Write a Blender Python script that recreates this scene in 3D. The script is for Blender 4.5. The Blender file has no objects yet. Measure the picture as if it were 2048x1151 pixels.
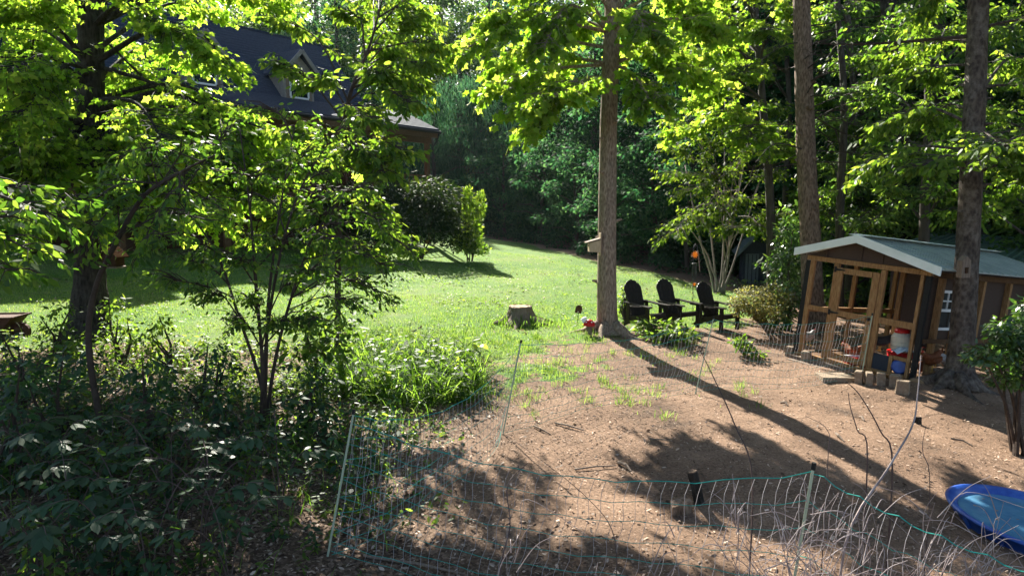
import bpy, bmesh, math, random
import numpy as np
from mathutils import Vector, Matrix, noise as mnoise

random.seed(11)
RNG = np.random.default_rng(11)
SC = bpy.context.scene
COL = SC.collection
R = math.radians

# ------------------------------------------------------------------ camera
CAM_Z, PITCH, F = 3.0, R(7.0), 2048 * 24.0 / 36.0
cam = bpy.data.cameras.new('camera')
cam.lens, cam.sensor_width = 24.0, 36.0
cam.clip_start, cam.clip_end = 0.05, 1000
camo = bpy.data.objects.new('camera', cam)
COL.objects.link(camo)
camo.location = (0, 0, CAM_Z)
camo.rotation_euler = (R(90) - PITCH, 0, 0)
SC.camera = camo

# ------------------------------------------------------------------ sky, sun, exposure
SUN_AZ, SUN_EL = R(-15.0), R(33.0)
world = bpy.data.worlds.new('World')
SC.world = world
world.use_nodes = True
wn = world.node_tree
bg = wn.nodes['Background']
sky = wn.nodes.new('ShaderNodeTexSky')
sky.sky_type = 'NISHITA'
sky.sun_disc = False
sky.sun_elevation = SUN_EL
sky.sun_rotation = SUN_AZ
wn.links.new(sky.outputs[0], bg.inputs['Color'])
bg.inputs['Strength'].default_value = 0.055
sl = bpy.data.lights.new('sun', 'SUN')
sl.energy, sl.angle, sl.color = 5.0, R(0.5), (1.0, 0.95, 0.84)
sun = bpy.data.objects.new('sun', sl)
COL.objects.link(sun)
sd = Vector((math.sin(SUN_AZ) * math.cos(SUN_EL), math.cos(SUN_AZ) * math.cos(SUN_EL), math.sin(SUN_EL)))
sun.rotation_euler = (-sd).to_track_quat('-Z', 'Y').to_euler()
sun.location = sd * 60
SC.view_settings.view_transform = 'Standard'
SC.view_settings.look = 'None'
SC.view_settings.gamma = 1.0
SC.view_settings.use_curve_mapping = False
SC.view_settings.exposure = 2.15
SC.cycles.max_bounces = 6
SC.cycles.diffuse_bounces = 3
SC.cycles.transmission_bounces = 4
SC.cycles.transparent_max_bounces = 6
SC.cycles.caustics_reflective = False
SC.cycles.caustics_refractive = False
SC.cycles.use_denoising = True
SC.cycles.sample_clamp_indirect = 4.0

# ------------------------------------------------------------------ helpers
cp, sp = math.cos(PITCH), math.sin(PITCH)


def at(u, v, d):
    """World point seen at photo pixel (u, v) at axial depth d."""
    x = (u - 1024) / F * d
    t = (v - 575.5) / F
    return Vector((x, d * (cp - t * sp), CAM_Z - d * (sp + t * cp)))


def smooth(a, b, x):
    t = np.clip((x - a) / (b - a), 0, 1)
    return t * t * (3 - 2 * t)


def gz(x, y):
    """Height of the ground."""
    x = np.asarray(x, float); y = np.asarray(y, float)
    z = 0.15 - 0.055 * np.clip(x, -30, 14) + 0.018 * np.clip(y, -5, 34)
    z = z + 0.22 * np.clip(y - 56, 0, None) * smooth(54, 70, y)
    z = z + 0.05 * np.sin(x * 0.9 + 1.3) * np.sin(y * 0.7) + 0.03 * np.sin(x * 2.1 + y * 1.3)
    z = z + 0.10 * np.exp(-((x - 3.2) ** 2 / 5 + (y - 8.6) ** 2 / 3))
    z = z + 0.12 * np.exp(-((x - 7.3) ** 2 + (y - 10.6) ** 2) / 0.9) + 0.08 * np.exp(-((x - 1.97) ** 2 + (y - 13.9) ** 2) / 0.8)
    return z


def on_ground(u, v):
    """World point where the ray through pixel (u, v) meets the ground."""
    lo, hi = 1.5, 60.0
    for _ in range(48):
        m = (lo + hi) / 2
        p = at(u, v, m)
        if p.z > float(gz(p.x, p.y)): lo = m
        else: hi = m
    p = at(u, v, lo)
    return Vector((p.x, p.y, float(gz(p.x, p.y)))), lo


def G(x, y, dz=0.0):
    return Vector((x, y, float(gz(x, y)) + dz))


def tag(o, label=None, cat=None, group=None, kind=None):
    if label: o['label'] = label
    if cat: o['category'] = cat
    if group: o['group'] = group
    if kind: o['kind'] = kind
    return o


def thing(name, label, cat, loc=(0, 0, 0), rz=0.0, group=None):
    o = bpy.data.objects.new(name, None)
    COL.objects.link(o)
    o.location = loc
    o.rotation_euler = (0, 0, rz)
    o.empty_display_size = 0.2
    return tag(o, label, cat, group)


def link(name, me, parent=None):
    o = bpy.data.objects.new(name, me)
    COL.objects.link(o)
    if parent is not None: o.parent = parent
    return o


def dup(root, loc, rz=None, scale=None, label=None, group=None):
    r = root.copy(); COL.objects.link(r)
    r.location = loc
    if rz is not None: r.rotation_euler = (0, 0, rz)
    if scale is not None: r.scale = (scale, scale, scale)
    if label: r['label'] = label
    if group: r['group'] = group
    for ch in root.children:
        c = ch.copy(); COL.objects.link(c); c.parent = r
        for g in ch.children:
            d = g.copy(); COL.objects.link(d); d.parent = c
    return r


class MB:
    """Collects simple shapes; build() links them as one mesh object."""
    def __init__(self): self.v, self.f = [], []

    def add(self, vs, fs):
        n = len(self.v)
        self.v += [tuple(p) for p in vs]
        self.f += [tuple(i + n for i in q) for q in fs]
        return self

    def hexa(self, p):
        """8 points: bottom ring 0-3, top ring 4-7."""
        return self.add(p, [(3, 2, 1, 0), (4, 5, 6, 7), (0, 1, 5, 4), (1, 2, 6, 5), (2, 3, 7, 6), (3, 0, 4, 7)])

    def box(self, c, s, rot=None):
        c = Vector(c); x, y, z = s[0] / 2, s[1] / 2, s[2] / 2
        pts = [Vector(q) for q in ((-x, -y, -z), (x, -y, -z), (x, y, -z), (-x, y, -z), (-x, -y, z), (x, -y, z), (x, y, z), (-x, y, z))]
        if rot is not None: pts = [rot @ q for q in pts]
        return self.hexa([q + c for q in pts])

    def bar(self, a, b, w, h, up=(0, 0, 1)):
        """Board from a to b: w across, h along up."""
        a, b = Vector(a), Vector(b)
        d = (b - a).normalized(); up = Vector(up)
        s = d.cross(up)
        if s.length < 1e-4: s = d.cross(Vector((1, 0, 0)))
        s.normalize(); n = s.cross(d).normalized()
        s *= w / 2; n *= h / 2
        return self.hexa([a - s - n, a + s - n, b + s - n, b - s - n, a - s + n, a + s + n, b + s + n, b - s + n])

    def tube(self, pts, rad, n=8, cap=True, jag=0.0, seed=0):
        pts = [Vector(p) for p in pts]
        if not hasattr(rad, '__len__'): rad = [rad] * len(pts)
        rg = random.Random(seed)
        lob = [1 + jag * rg.uniform(-1, 1) for _ in range(n)]
        vs, fs = [], []
        ref = None
        for i, p in enumerate(pts):
            d = (pts[min(i + 1, len(pts) - 1)] - pts[max(i - 1, 0)]).normalized()
            if ref is None:
                ref = Vector((1, 0, 0)) if abs(d.x) < 0.8 else Vector((0, 1, 0))
            ref = (ref - d * ref.dot(d)).normalized()
            b = d.cross(ref)
            for k in range(n):
                a = 2 * math.pi * k / n
                r = rad[i] * lob[k] * (1 + (jag * .5 * rg.uniform(-1, 1) if jag else 0))
                vs.append(p + (ref * math.cos(a) + b * math.sin(a)) * r)
        for i in range(len(pts) - 1):
            for k in range(n):
                fs.append((i * n + k, i * n + (k + 1) % n, (i + 1) * n + (k + 1) % n, (i + 1) * n + k))
        if cap:
            fs.append(tuple(range(n - 1, -1, -1)))
            fs.append(tuple((len(pts) - 1) * n + k for k in range(n)))
        return self.add(vs, fs)

    def lathe(self, prof, n=20, c=(0, 0, 0), sx=1.0, sy=1.0, axis=None):
        c = Vector(c); vs, fs = [], []
        for r, z in prof:
            for k in range(n):
                a = 2 * math.pi * k / n
                q = Vector((r * math.cos(a) * sx, r * math.sin(a) * sy, z))
                if axis is not None: q = axis @ q
                vs.append(q + c)
        for i in range(len(prof) - 1):
            for k in range(n):
                fs.append((i * n + k, i * n + (k + 1) % n, (i + 1) * n + (k + 1) % n, (i + 1) * n + k))
        fs.append(tuple(range(n - 1, -1, -1)))
        fs.append(tuple((len(prof) - 1) * n + k for k in range(n)))
        return self.add(vs, fs)

    def prism(self, poly, a, b):
        """poly: points in 3D; extruded from +a to +b."""
        n = len(poly); a, b = Vector(a), Vector(b)
        vs = [Vector(p) + a for p in poly] + [Vector(p) + b for p in poly]
        fs = [tuple(range(n - 1, -1, -1)), tuple(range(n, 2 * n))]
        fs += [(i, (i + 1) % n, n + (i + 1) % n, n + i) for i in range(n)]
        return self.add(vs, fs)

    def mesh(self, name, mat, origin=None, sm=False):
        me = bpy.data.meshes.new(name)
        v = self.v
        if origin is not None:
            ox, oy, oz = origin
            v = [(x - ox, y - oy, z - oz) for x, y, z in v]
        me.from_pydata(v, [], self.f)
        bm = bmesh.new(); bm.from_mesh(me)
        bmesh.ops.recalc_face_normals(bm, faces=bm.faces)
        bm.to_mesh(me); bm.free()
        if sm: me.polygons.foreach_set('use_smooth', [True] * len(me.polygons))
        me.materials.append(mat)
        return me

    def build(self, name, mat, parent=None, origin=None, sm=False):
        return link(name, self.mesh(name, mat, origin, sm), parent)


# ------------------------------------------------------------------ materials
def nodes(name):
    m = bpy.data.materials.new(name); m.use_nodes = True
    nt = m.node_tree; nt.nodes.clear()
    out = nt.nodes.new('ShaderNodeOutputMaterial')
    return m, nt, out


def N(nt, typ, **kw):
    n = nt.nodes.new(typ)
    for k, v in kw.items():
        if k in n.inputs: n.inputs[k].default_value = v
        else: setattr(n, k, v)
    return n


def ramp(nt, fac, stops):
    r = nt.nodes.new('ShaderNodeValToRGB')
    e = r.color_ramp.elements
    while len(e) < len(stops): e.new(0.5)
    for q, (p, c) in zip(e, stops):
        q.position = p; q.color = (*c, 1) if len(c) == 3 else c
    nt.links.new(fac, r.inputs[0])
    return r.outputs[0]


def rough_mat(name, cols, scale=8.0, stretch=(1, 1, 1), rough=0.8, bump=0.3, bscale=None, detail=8.0, spec=0.15, metal=0.0, coat=0.0, bdist=0.02):
    """Noise-coloured principled surface in object space."""
    m, nt, out = nodes(name); L = nt.links.new
    tc = N(nt, 'ShaderNodeTexCoord'); mp = N(nt, 'ShaderNodeMapping'); mp.inputs['Scale'].default_value = stretch
    L(tc.outputs['Object'], mp.inputs[0])
    n1 = N(nt, 'ShaderNodeTexNoise', Scale=scale, Detail=detail, Roughness=0.65)
    L(mp.outputs[0], n1.inputs['Vector'])
    k = len(cols)
    c = ramp(nt, n1.outputs[0], [(0.3 + 0.4 * i / max(1, k - 1), cols[i]) for i in range(k)])
    b = N(nt, 'ShaderNodeBsdfPrincipled', Roughness=rough, Metallic=metal)
    b.inputs['Specular IOR Level'].default_value = spec
    b.inputs['Coat Weight'].default_value = coat
    L(c, b.inputs['Base Color'])
    if bump:
        n2 = N(nt, 'ShaderNodeTexNoise', Scale=bscale or scale * 2, Detail=8.0)
        L(mp.outputs[0], n2.inputs['Vector'])
        bp = N(nt, 'ShaderNodeBump', Strength=bump, Distance=bdist)
        L(n2.outputs[0], bp.inputs['Height']); L(bp.outputs[0], b.inputs['Normal'])
    L(b.outputs[0], out.inputs[0])
    return m


def leaf_mat(name, c1, c2, t1, t2, fac=0.5, rough=0.55, spec=0.2):
    """Leaf: reflecting and transmitting sides, colour varied per leaf."""
    m, nt, out = nodes(name); L = nt.links.new
    g = N(nt, 'ShaderNodeNewGeometry')
    dk = lambda c, f: tuple(q * f for q in c)
    cd = ramp(nt, g.outputs['Random Per Island'], [(0.0, dk(c1, .6)), (.35, c1), (.9, c2), (1.0, dk(c2, 1.35))])
    ct = ramp(nt, g.outputs['Random Per Island'], [(0.0, dk(t1, .55)), (.3, t1), (.85, t2), (1.0, (t2[0] * 1.25, t2[1] * 1.1, t2[2]))])
    tc = N(nt, 'ShaderNodeTexCoord')
    nz = N(nt, 'ShaderNodeTexNoise', Scale=0.9, Detail=2.0)
    L(tc.outputs['Object'], nz.inputs['Vector'])
    hv = N(nt, 'ShaderNodeHueSaturation')
    mr = N(nt, 'ShaderNodeMapRange'); mr.inputs['From Min'].default_value = .3; mr.inputs['From Max'].default_value = .7
    mr.inputs['To Min'].default_value = .75; mr.inputs['To Max'].default_value = 1.25
    L(nz.outputs[0], mr.inputs[0]); L(mr.outputs[0], hv.inputs['Value']); L(cd, hv.inputs['Color'])
    b = N(nt, 'ShaderNodeBsdfPrincipled', Roughness=rough); b.inputs['Specular IOR Level'].default_value = spec
    L(hv.outputs[0], b.inputs['Base Color'])
    t = N(nt, 'ShaderNodeBsdfTranslucent'); L(ct, t.inputs['Color'])
    mx = N(nt, 'ShaderNodeMixShader'); mx.inputs[0].default_value = fac
    L(b.outputs[0], mx.inputs[1]); L(t.outputs[0], mx.inputs[2]); L(mx.outputs[0], out.inputs[0])
    return m


def bark_mat(name, dark, mid, light, lichen=None, lich_amt=0.6, furrow=22.0, zs=0.16, bump=0.9):
    m, nt, out = nodes(name); L = nt.links.new
    tc = N(nt, 'ShaderNodeTexCoord'); mp = N(nt, 'ShaderNodeMapping'); mp.inputs['Scale'].default_value = (1, 1, zs)
    L(tc.outputs['Object'], mp.inputs[0])
    n1 = N(nt, 'ShaderNodeTexNoise', Scale=furrow, Detail=10.0, Roughness=0.7); L(mp.outputs[0], n1.inputs['Vector'])
    vo = N(nt, 'ShaderNodeTexVoronoi', Scale=furrow * 1.1); L(mp.outputs[0], vo.inputs['Vector'])
    ad = N(nt, 'ShaderNodeMath', operation='ADD'); L(n1.outputs[0], ad.inputs[0])
    mu = N(nt, 'ShaderNodeMath', operation='MULTIPLY'); L(vo.outputs['Distance'], mu.inputs[0]); mu.inputs[1].default_value = 0.45
    L(mu.outputs[0], ad.inputs[1])
    c = ramp(nt, ad.outputs[0], [(0.45, dark), (0.68, mid), (0.95, light)])
    col = c
    if lichen:
        n3 = N(nt, 'ShaderNodeTexNoise', Scale=4.5, Detail=9.0, Roughness=0.75); L(tc.outputs['Object'], n3.inputs['Vector'])
        mk = ramp(nt, n3.outputs[0], [(0.5, (0, 0, 0)), (0.62, (lich_amt,) * 3)])
        mx = N(nt, 'ShaderNodeMix', data_type='RGBA'); L(mk, mx.inputs[0]); L(c, mx.inputs[6]); mx.inputs[7].default_value = (*lichen, 1)
        col = mx.outputs[2]
    b = N(nt, 'ShaderNodeBsdfPrincipled', Roughness=0.9); b.inputs['Specular IOR Level'].default_value = .2
    L(col, b.inputs['Base Color'])
    bp = N(nt, 'ShaderNodeBump', Strength=bump, Distance=0.03); L(ad.outputs[0], bp.inputs['Height']); L(bp.outputs[0], b.inputs['Normal'])
    L(b.outputs[0], out.inputs[0])
    return m


def wood_mat(name, a, b_, c, scale=10.0, stretch=(6, 6, .7), rough=.75, spec=.12):
    return rough_mat(name, [a, b_, c], scale=scale, stretch=stretch, rough=rough, bump=.25, bscale=scale * 2.5, spec=spec)


M = {}
M['maple'] = leaf_mat('maple_leaf', (.05, .11, .012), (.08, .15, .02), (.30, .56, .03), (.56, .74, .07), .64)
M['poplar'] = leaf_mat('poplar_leaf', (.06, .12, .012), (.09, .16, .02), (.27, .50, .025), (.53, .68, .07), .6)
M['dogwood'] = leaf_mat('dogwood_leaf', (.035, .085, .014), (.06, .12, .02), (.20, .38, .02), (.40, .55, .05), .5)
M['sapling'] = leaf_mat('sapling_leaf', (.022, .06, .016), (.04, .085, .02), (.14, .32, .02), (.36, .56, .05), .55, rough=.5, spec=.3)
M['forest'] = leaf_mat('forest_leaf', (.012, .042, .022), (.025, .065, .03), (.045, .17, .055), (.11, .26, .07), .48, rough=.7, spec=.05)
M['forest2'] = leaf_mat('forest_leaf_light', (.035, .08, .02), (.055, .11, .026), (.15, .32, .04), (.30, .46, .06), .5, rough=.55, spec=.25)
M['conifer'] = leaf_mat('conifer_leaf', (.016, .05, .03), (.03, .07, .038), (.045, .15, .06), (.09, .22, .08), .42, rough=.7, spec=.05)
M['rhodo'] = leaf_mat('glossy_dark_leaf', (.018, .04, .016), (.03, .055, .02), (.03, .07, .01), (.10, .16, .02), .3, rough=.65, spec=.08)
M['glossy'] = leaf_mat('glossy_leaf', (.03, .075, .02), (.05, .1, .03), (.08, .2, .02), (.18, .34, .04), .35, rough=.3, spec=.65)
M['bramble'] = leaf_mat('bramble_leaf', (.02, .058, .024), (.04, .085, .035), (.04, .12, .02), (.1, .22, .03), .35, rough=.5, spec=.3)
M['cover'] = leaf_mat('ground_cover_leaf', (.04, .09, .018), (.07, .13, .025), (.16, .30, .02), (.34, .48, .05), .5)
M['azalea'] = leaf_mat('azalea_leaf', (.10, .12, .03), (.16, .15, .05), (.26, .27, .05), (.42, .36, .10), .45)
M['grass'] = leaf_mat('grass_blade', (.05, .115, .02), (.12, .18, .045), (.18, .36, .025), (.40, .52, .09), .5)
M['tallgrass'] = leaf_mat('tall_grass_blade', (.05, .11, .02), (.08, .15, .03), (.18, .36, .02), (.32, .52, .06), .5, rough=.65, spec=.1)
M['litter'] = leaf_mat('dry_leaf', (.10, .065, .045), (.50, .39, .30), (.06, .035, .015), (.12, .07, .03), .2, rough=.7, spec=.2)
M['chips'] = leaf_mat('wood_chip', (.11, .07, .045), (.42, .30, .22), (.02, .01, .01), (.02, .01, .01), .03, rough=.85, spec=.15)
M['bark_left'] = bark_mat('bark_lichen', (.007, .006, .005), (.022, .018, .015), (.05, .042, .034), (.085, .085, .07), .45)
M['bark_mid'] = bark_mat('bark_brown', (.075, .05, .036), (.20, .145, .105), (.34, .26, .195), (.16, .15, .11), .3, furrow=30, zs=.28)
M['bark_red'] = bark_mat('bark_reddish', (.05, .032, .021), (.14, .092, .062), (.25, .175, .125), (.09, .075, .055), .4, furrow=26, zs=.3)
M['bark_grey'] = bark_mat('bark_grey', (.022, .017, .013), (.065, .048, .038), (.12, .095, .075), (.22, .19, .16), .45, furrow=18, zs=.5)
M['bark_far'] = rough_mat('bark_far', [(.03, .025, .02), (.09, .075, .06)], 6, (3, 3, .5))
M['twig'] = rough_mat('twig_bark', [(.03, .022, .017), (.07, .05, .04)], 12)
M['twig_grey'] = rough_mat('twig_grey', [(.16, .13, .115), (.27, .23, .2)], 12)
M['cane'] = rough_mat('cane_bark', [(.13, .095, .09), (.25, .20, .19), (.40, .345, .33)], 6, (1, 1, 1), .6)
M['cane_dark'] = rough_mat('cane_dark_bark', [(.05, .032, .03), (.12, .085, .075)], 8, (1, 1, 1), .7)
M['chair'] = rough_mat('dark_stain_wood', [(.012, .010, .009), (.026, .02, .017)], 10, (4, 4, .6), .38, .15)
M['lumber'] = wood_mat('pine_lumber', (.13, .065, .026), (.28, .155, .066), (.37, .225, .105))
M['lumber_dark'] = wood_mat('stained_beam', (.06, .032, .018), (.11, .06, .03), (.15, .085, .045))
M['coop_brown'] = rough_mat('brown_panel', [(.055, .036, .028), (.075, .05, .038)], 14, (1, 1, 4), .7, .1)
M['black'] = rough_mat('black_paint', [(.012, .012, .013), (.02, .02, .02)], 12, rough=.5, bump=.05)
M['trim'] = rough_mat('pale_metal_trim', [(.62, .68, .62), (.76, .8, .75)], 5, rough=.45, bump=.03)
M['tin'] = rough_mat('grey_green_tin', [(.30, .36, .34), (.46, .52, .49)], 3, rough=.32, bump=.05, metal=.35, spec=.5)
M['tin_green'] = rough_mat('green_tin', [(.09, .16, .12), (.17, .25, .19)], 3, rough=.35, bump=.05, metal=.3, spec=.5)
M['white'] = rough_mat('white_paint', [(.70, .70, .68), (.8, .8, .78)], 6, rough=.5, bump=.03)
M['grey_paint'] = rough_mat('grey_trim', [(.17, .155, .14), (.25, .23, .21)], 8, rough=.7, bump=.1)
M['house'] = wood_mat('dark_brown_siding', (.035, .02, .013), (.055, .032, .02), (.075, .045, .03), stretch=(.7, .7, 6), rough=1.0, spec=0)
M['navy'] = rough_mat('navy_board', [(.018, .024, .038), (.035, .045, .062)], 9, (5, 5, .6), .6)
M['tin_blue'] = rough_mat('blue_grey_roof', [(.07, .10, .12), (.12, .15, .17)], 5, rough=.45)
M['block'] = rough_mat('concrete_block', [(.17, .125, .085), (.30, .235, .17)], 22, rough=.95, bump=.5)
M['blue'] = rough_mat('blue_plastic', [(.006, .035, .19), (.012, .06, .29), (.05, .13, .40)], 5, rough=.36, bump=.03, spec=.5)
M['water'] = rough_mat('pool_water', [(.05, .16, .30), (.11, .25, .36)], 5, rough=.06, bump=.25, bscale=9, spec=.6, bdist=.01)
M['red'] = rough_mat('red_plastic', [(.42, .012, .012), (.55, .02, .02)], 4, rough=.35, bump=.02)
M['cream'] = rough_mat('cream_plastic', [(.52, .48, .38), (.64, .6, .5)], 5, rough=.4, bump=.03)
M['bag'] = rough_mat('clear_bag', [(.32, .40, .46), (.5, .56, .6)], 8, rough=.2, bump=.8, bscale=14)
M['endgrain'] = rough_mat('cut_wood', [(.26, .16, .085), (.42, .28, .16)], 16, rough=.85)
M['weathered'] = rough_mat('weathered_wood', [(.11, .08, .06), (.22, .17, .13)], 14, (4, 4, .6), .85)
M['birdwood'] = wood_mat('birdhouse_wood', (.30, .22, .14), (.40, .31, .2), (.48, .38, .26))
M['rust'] = rough_mat('rusty_iron', [(.035, .016, .01), (.11, .05, .03)], 16, rough=.8)
M['teal'] = rough_mat('teal_line', [(.010, .22, .17), (.02, .32, .26)], 30, rough=.5, bump=0)
M['stay'] = rough_mat('pale_stay', [(.26, .235, .24), (.40, .365, .365)], 12, rough=.5, bump=0)
M['post'] = rough_mat('pale_green_post', [(.28, .34, .24), (.38, .43, .32)], 10, rough=.5, bump=0)
M['amber'] = leaf_mat('amber_glass', (.5, .2, .02), (.6, .3, .03), (.6, .28, .02), (.7, .35, .04), .5)
M['metal'] = rough_mat('dark_metal', [(.05, .05, .055), (.1, .1, .1)], 10, rough=.35, metal=.7, bump=0)
M['hen_brown'] = rough_mat('rusty_feathers', [(.10, .03, .012), (.26, .085, .03)], 20, rough=.7)
M['hen_dark'] = rough_mat('dark_feathers', [(.015, .012, .012), (.05, .045, .045)], 20, rough=.6)
M['hen_white'] = rough_mat('speckled_feathers', [(.10, .09, .085), (.55, .52, .5)], 30, rough=.7)
M['comb'] = rough_mat('red_comb', [(.45, .02, .015), (.55, .04, .03)], 20, rough=.5)
M['leg_yellow'] = rough_mat('yellow_legs', [(.4, .25, .05), (.5, .32, .08)], 20, rough=.6)


def shingle_mat():
    m, nt, out = nodes('sky_tinted_shingle'); L = nt.links.new
    tc = N(nt, 'ShaderNodeTexCoord')
    n1 = N(nt, 'ShaderNodeTexNoise', Scale=14.0, Detail=6.0); L(tc.outputs['Object'], n1.inputs['Vector'])
    g = N(nt, 'ShaderNodeNewGeometry')
    a = N(nt, 'ShaderNodeMath', operation='ADD'); L(n1.outputs[0], a.inputs[0])
    mu = N(nt, 'ShaderNodeMath', operation='MULTIPLY'); L(g.outputs['Random Per Island'], mu.inputs[0]); mu.inputs[1].default_value = .5
    L(mu.outputs[0], a.inputs[1])
    c = ramp(nt, a.outputs[0], [(.4, (.014, .021, .034)), (.9, (.036, .049, .072))])  # blue skylight on the roof is mixed into these shingle greys
    b = N(nt, 'ShaderNodeBsdfPrincipled', Roughness=.9); b.inputs['Specular IOR Level'].default_value = .08; L(c, b.inputs['Base Color'])
    bp = N(nt, 'ShaderNodeBump', Strength=.4, Distance=.02); L(n1.outputs[0], bp.inputs['Height']); L(bp.outputs[0], b.inputs['Normal'])
    L(b.outputs[0], out.inputs[0])
    return m


M['shingle'] = shingle_mat()


def glass_mat():
    m, nt, out = nodes('window_glass'); L = nt.links.new
    tc = N(nt, 'ShaderNodeTexCoord')
    n1 = N(nt, 'ShaderNodeTexNoise', Scale=2.0); L(tc.outputs['Object'], n1.inputs['Vector'])
    c = ramp(nt, n1.outputs[0], [(.4, (.012, .018, .02)), (.7, (.03, .045, .045))])
    b = N(nt, 'ShaderNodeBsdfPrincipled', Roughness=.05); b.inputs['Specular IOR Level'].default_value = .9
    L(c, b.inputs['Base Color']); L(b.outputs[0], out.inputs[0])
    return m


M['glass'] = glass_mat()

# ------------------------------------------------------------------ ground
XB = [-40, -12, -7, -4, -2, -0.6, 0.3, 1.2, 2.2, 4, 6, 8, 12]
YB = [9.5, 9.8, 10.4, 11.4, 11.8, 11.2, 11.6, 13.2, 14.6, 15.0, 16.6, 19, 24]


def edge_x(y):
    """x of the forest edge along the right side of the lawn."""
    return 7.4 + (22 - y) * 0.40


def fbm(x, y, s, seed=0.0):
    x = np.asarray(x, float) * s + seed; y = np.asarray(y, float) * s - seed
    return (np.sin(x * 1.7 + 1.3 * np.sin(y * 1.1)) * np.sin(y * 1.9 + 1.1 * np.sin(x * .9 + 2)) * .5
            + .3 * np.sin(x * 4.1 + 1.7 * np.sin(y * 3.3)) * np.sin(y * 3.7 + x) + .2 * np.sin(x * 9.3 + 2 * np.sin(y * 6.1)) * np.sin(y * 8.7 - x * 2))


def lawn_mask(x, y):
    x = np.asarray(x, float); y = np.asarray(y, float)
    a = smooth(-.7, 1.1, y - np.interp(x, XB, YB) + 1.0 * fbm(x, y, .9))
    b = smooth(-.5, .9, edge_x(y) - x + .4 * fbm(x, y, .5, 3))
    c = 1 - smooth(46, 49, y)
    patch = smooth(-.12, .32, fbm(x, y, 1.35, 7)) * smooth(8.2, 10.4, y) * smooth(-3, -1.6, x) * (1 - smooth(1.9, 3.4, x)) * (1 - smooth(13.4, 14.4, y))
    patch = patch * np.clip(1.15 - .35 * np.clip(x, -1, 3) + .12 * (y - 11), .15, .85)
    return np.clip(np.maximum(a * b * c, patch), 0, 1)


def litter_mask(x, y):
    x = np.asarray(x, float); y = np.asarray(y, float)
    m = 1 - smooth(-2.4, .2, x - .35 * (y - 5) * .2)
    m = np.maximum(m * (1 - smooth(9, 11.5, y)), 1 - smooth(4.0, 6.6, y + .5 * fbm(x, y, .8) + .32 * x))
    return np.clip(np.maximum(m, smooth(.5, 2.0, x - edge_x(y)) * smooth(16, 20, y)), 0, 1)


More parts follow.
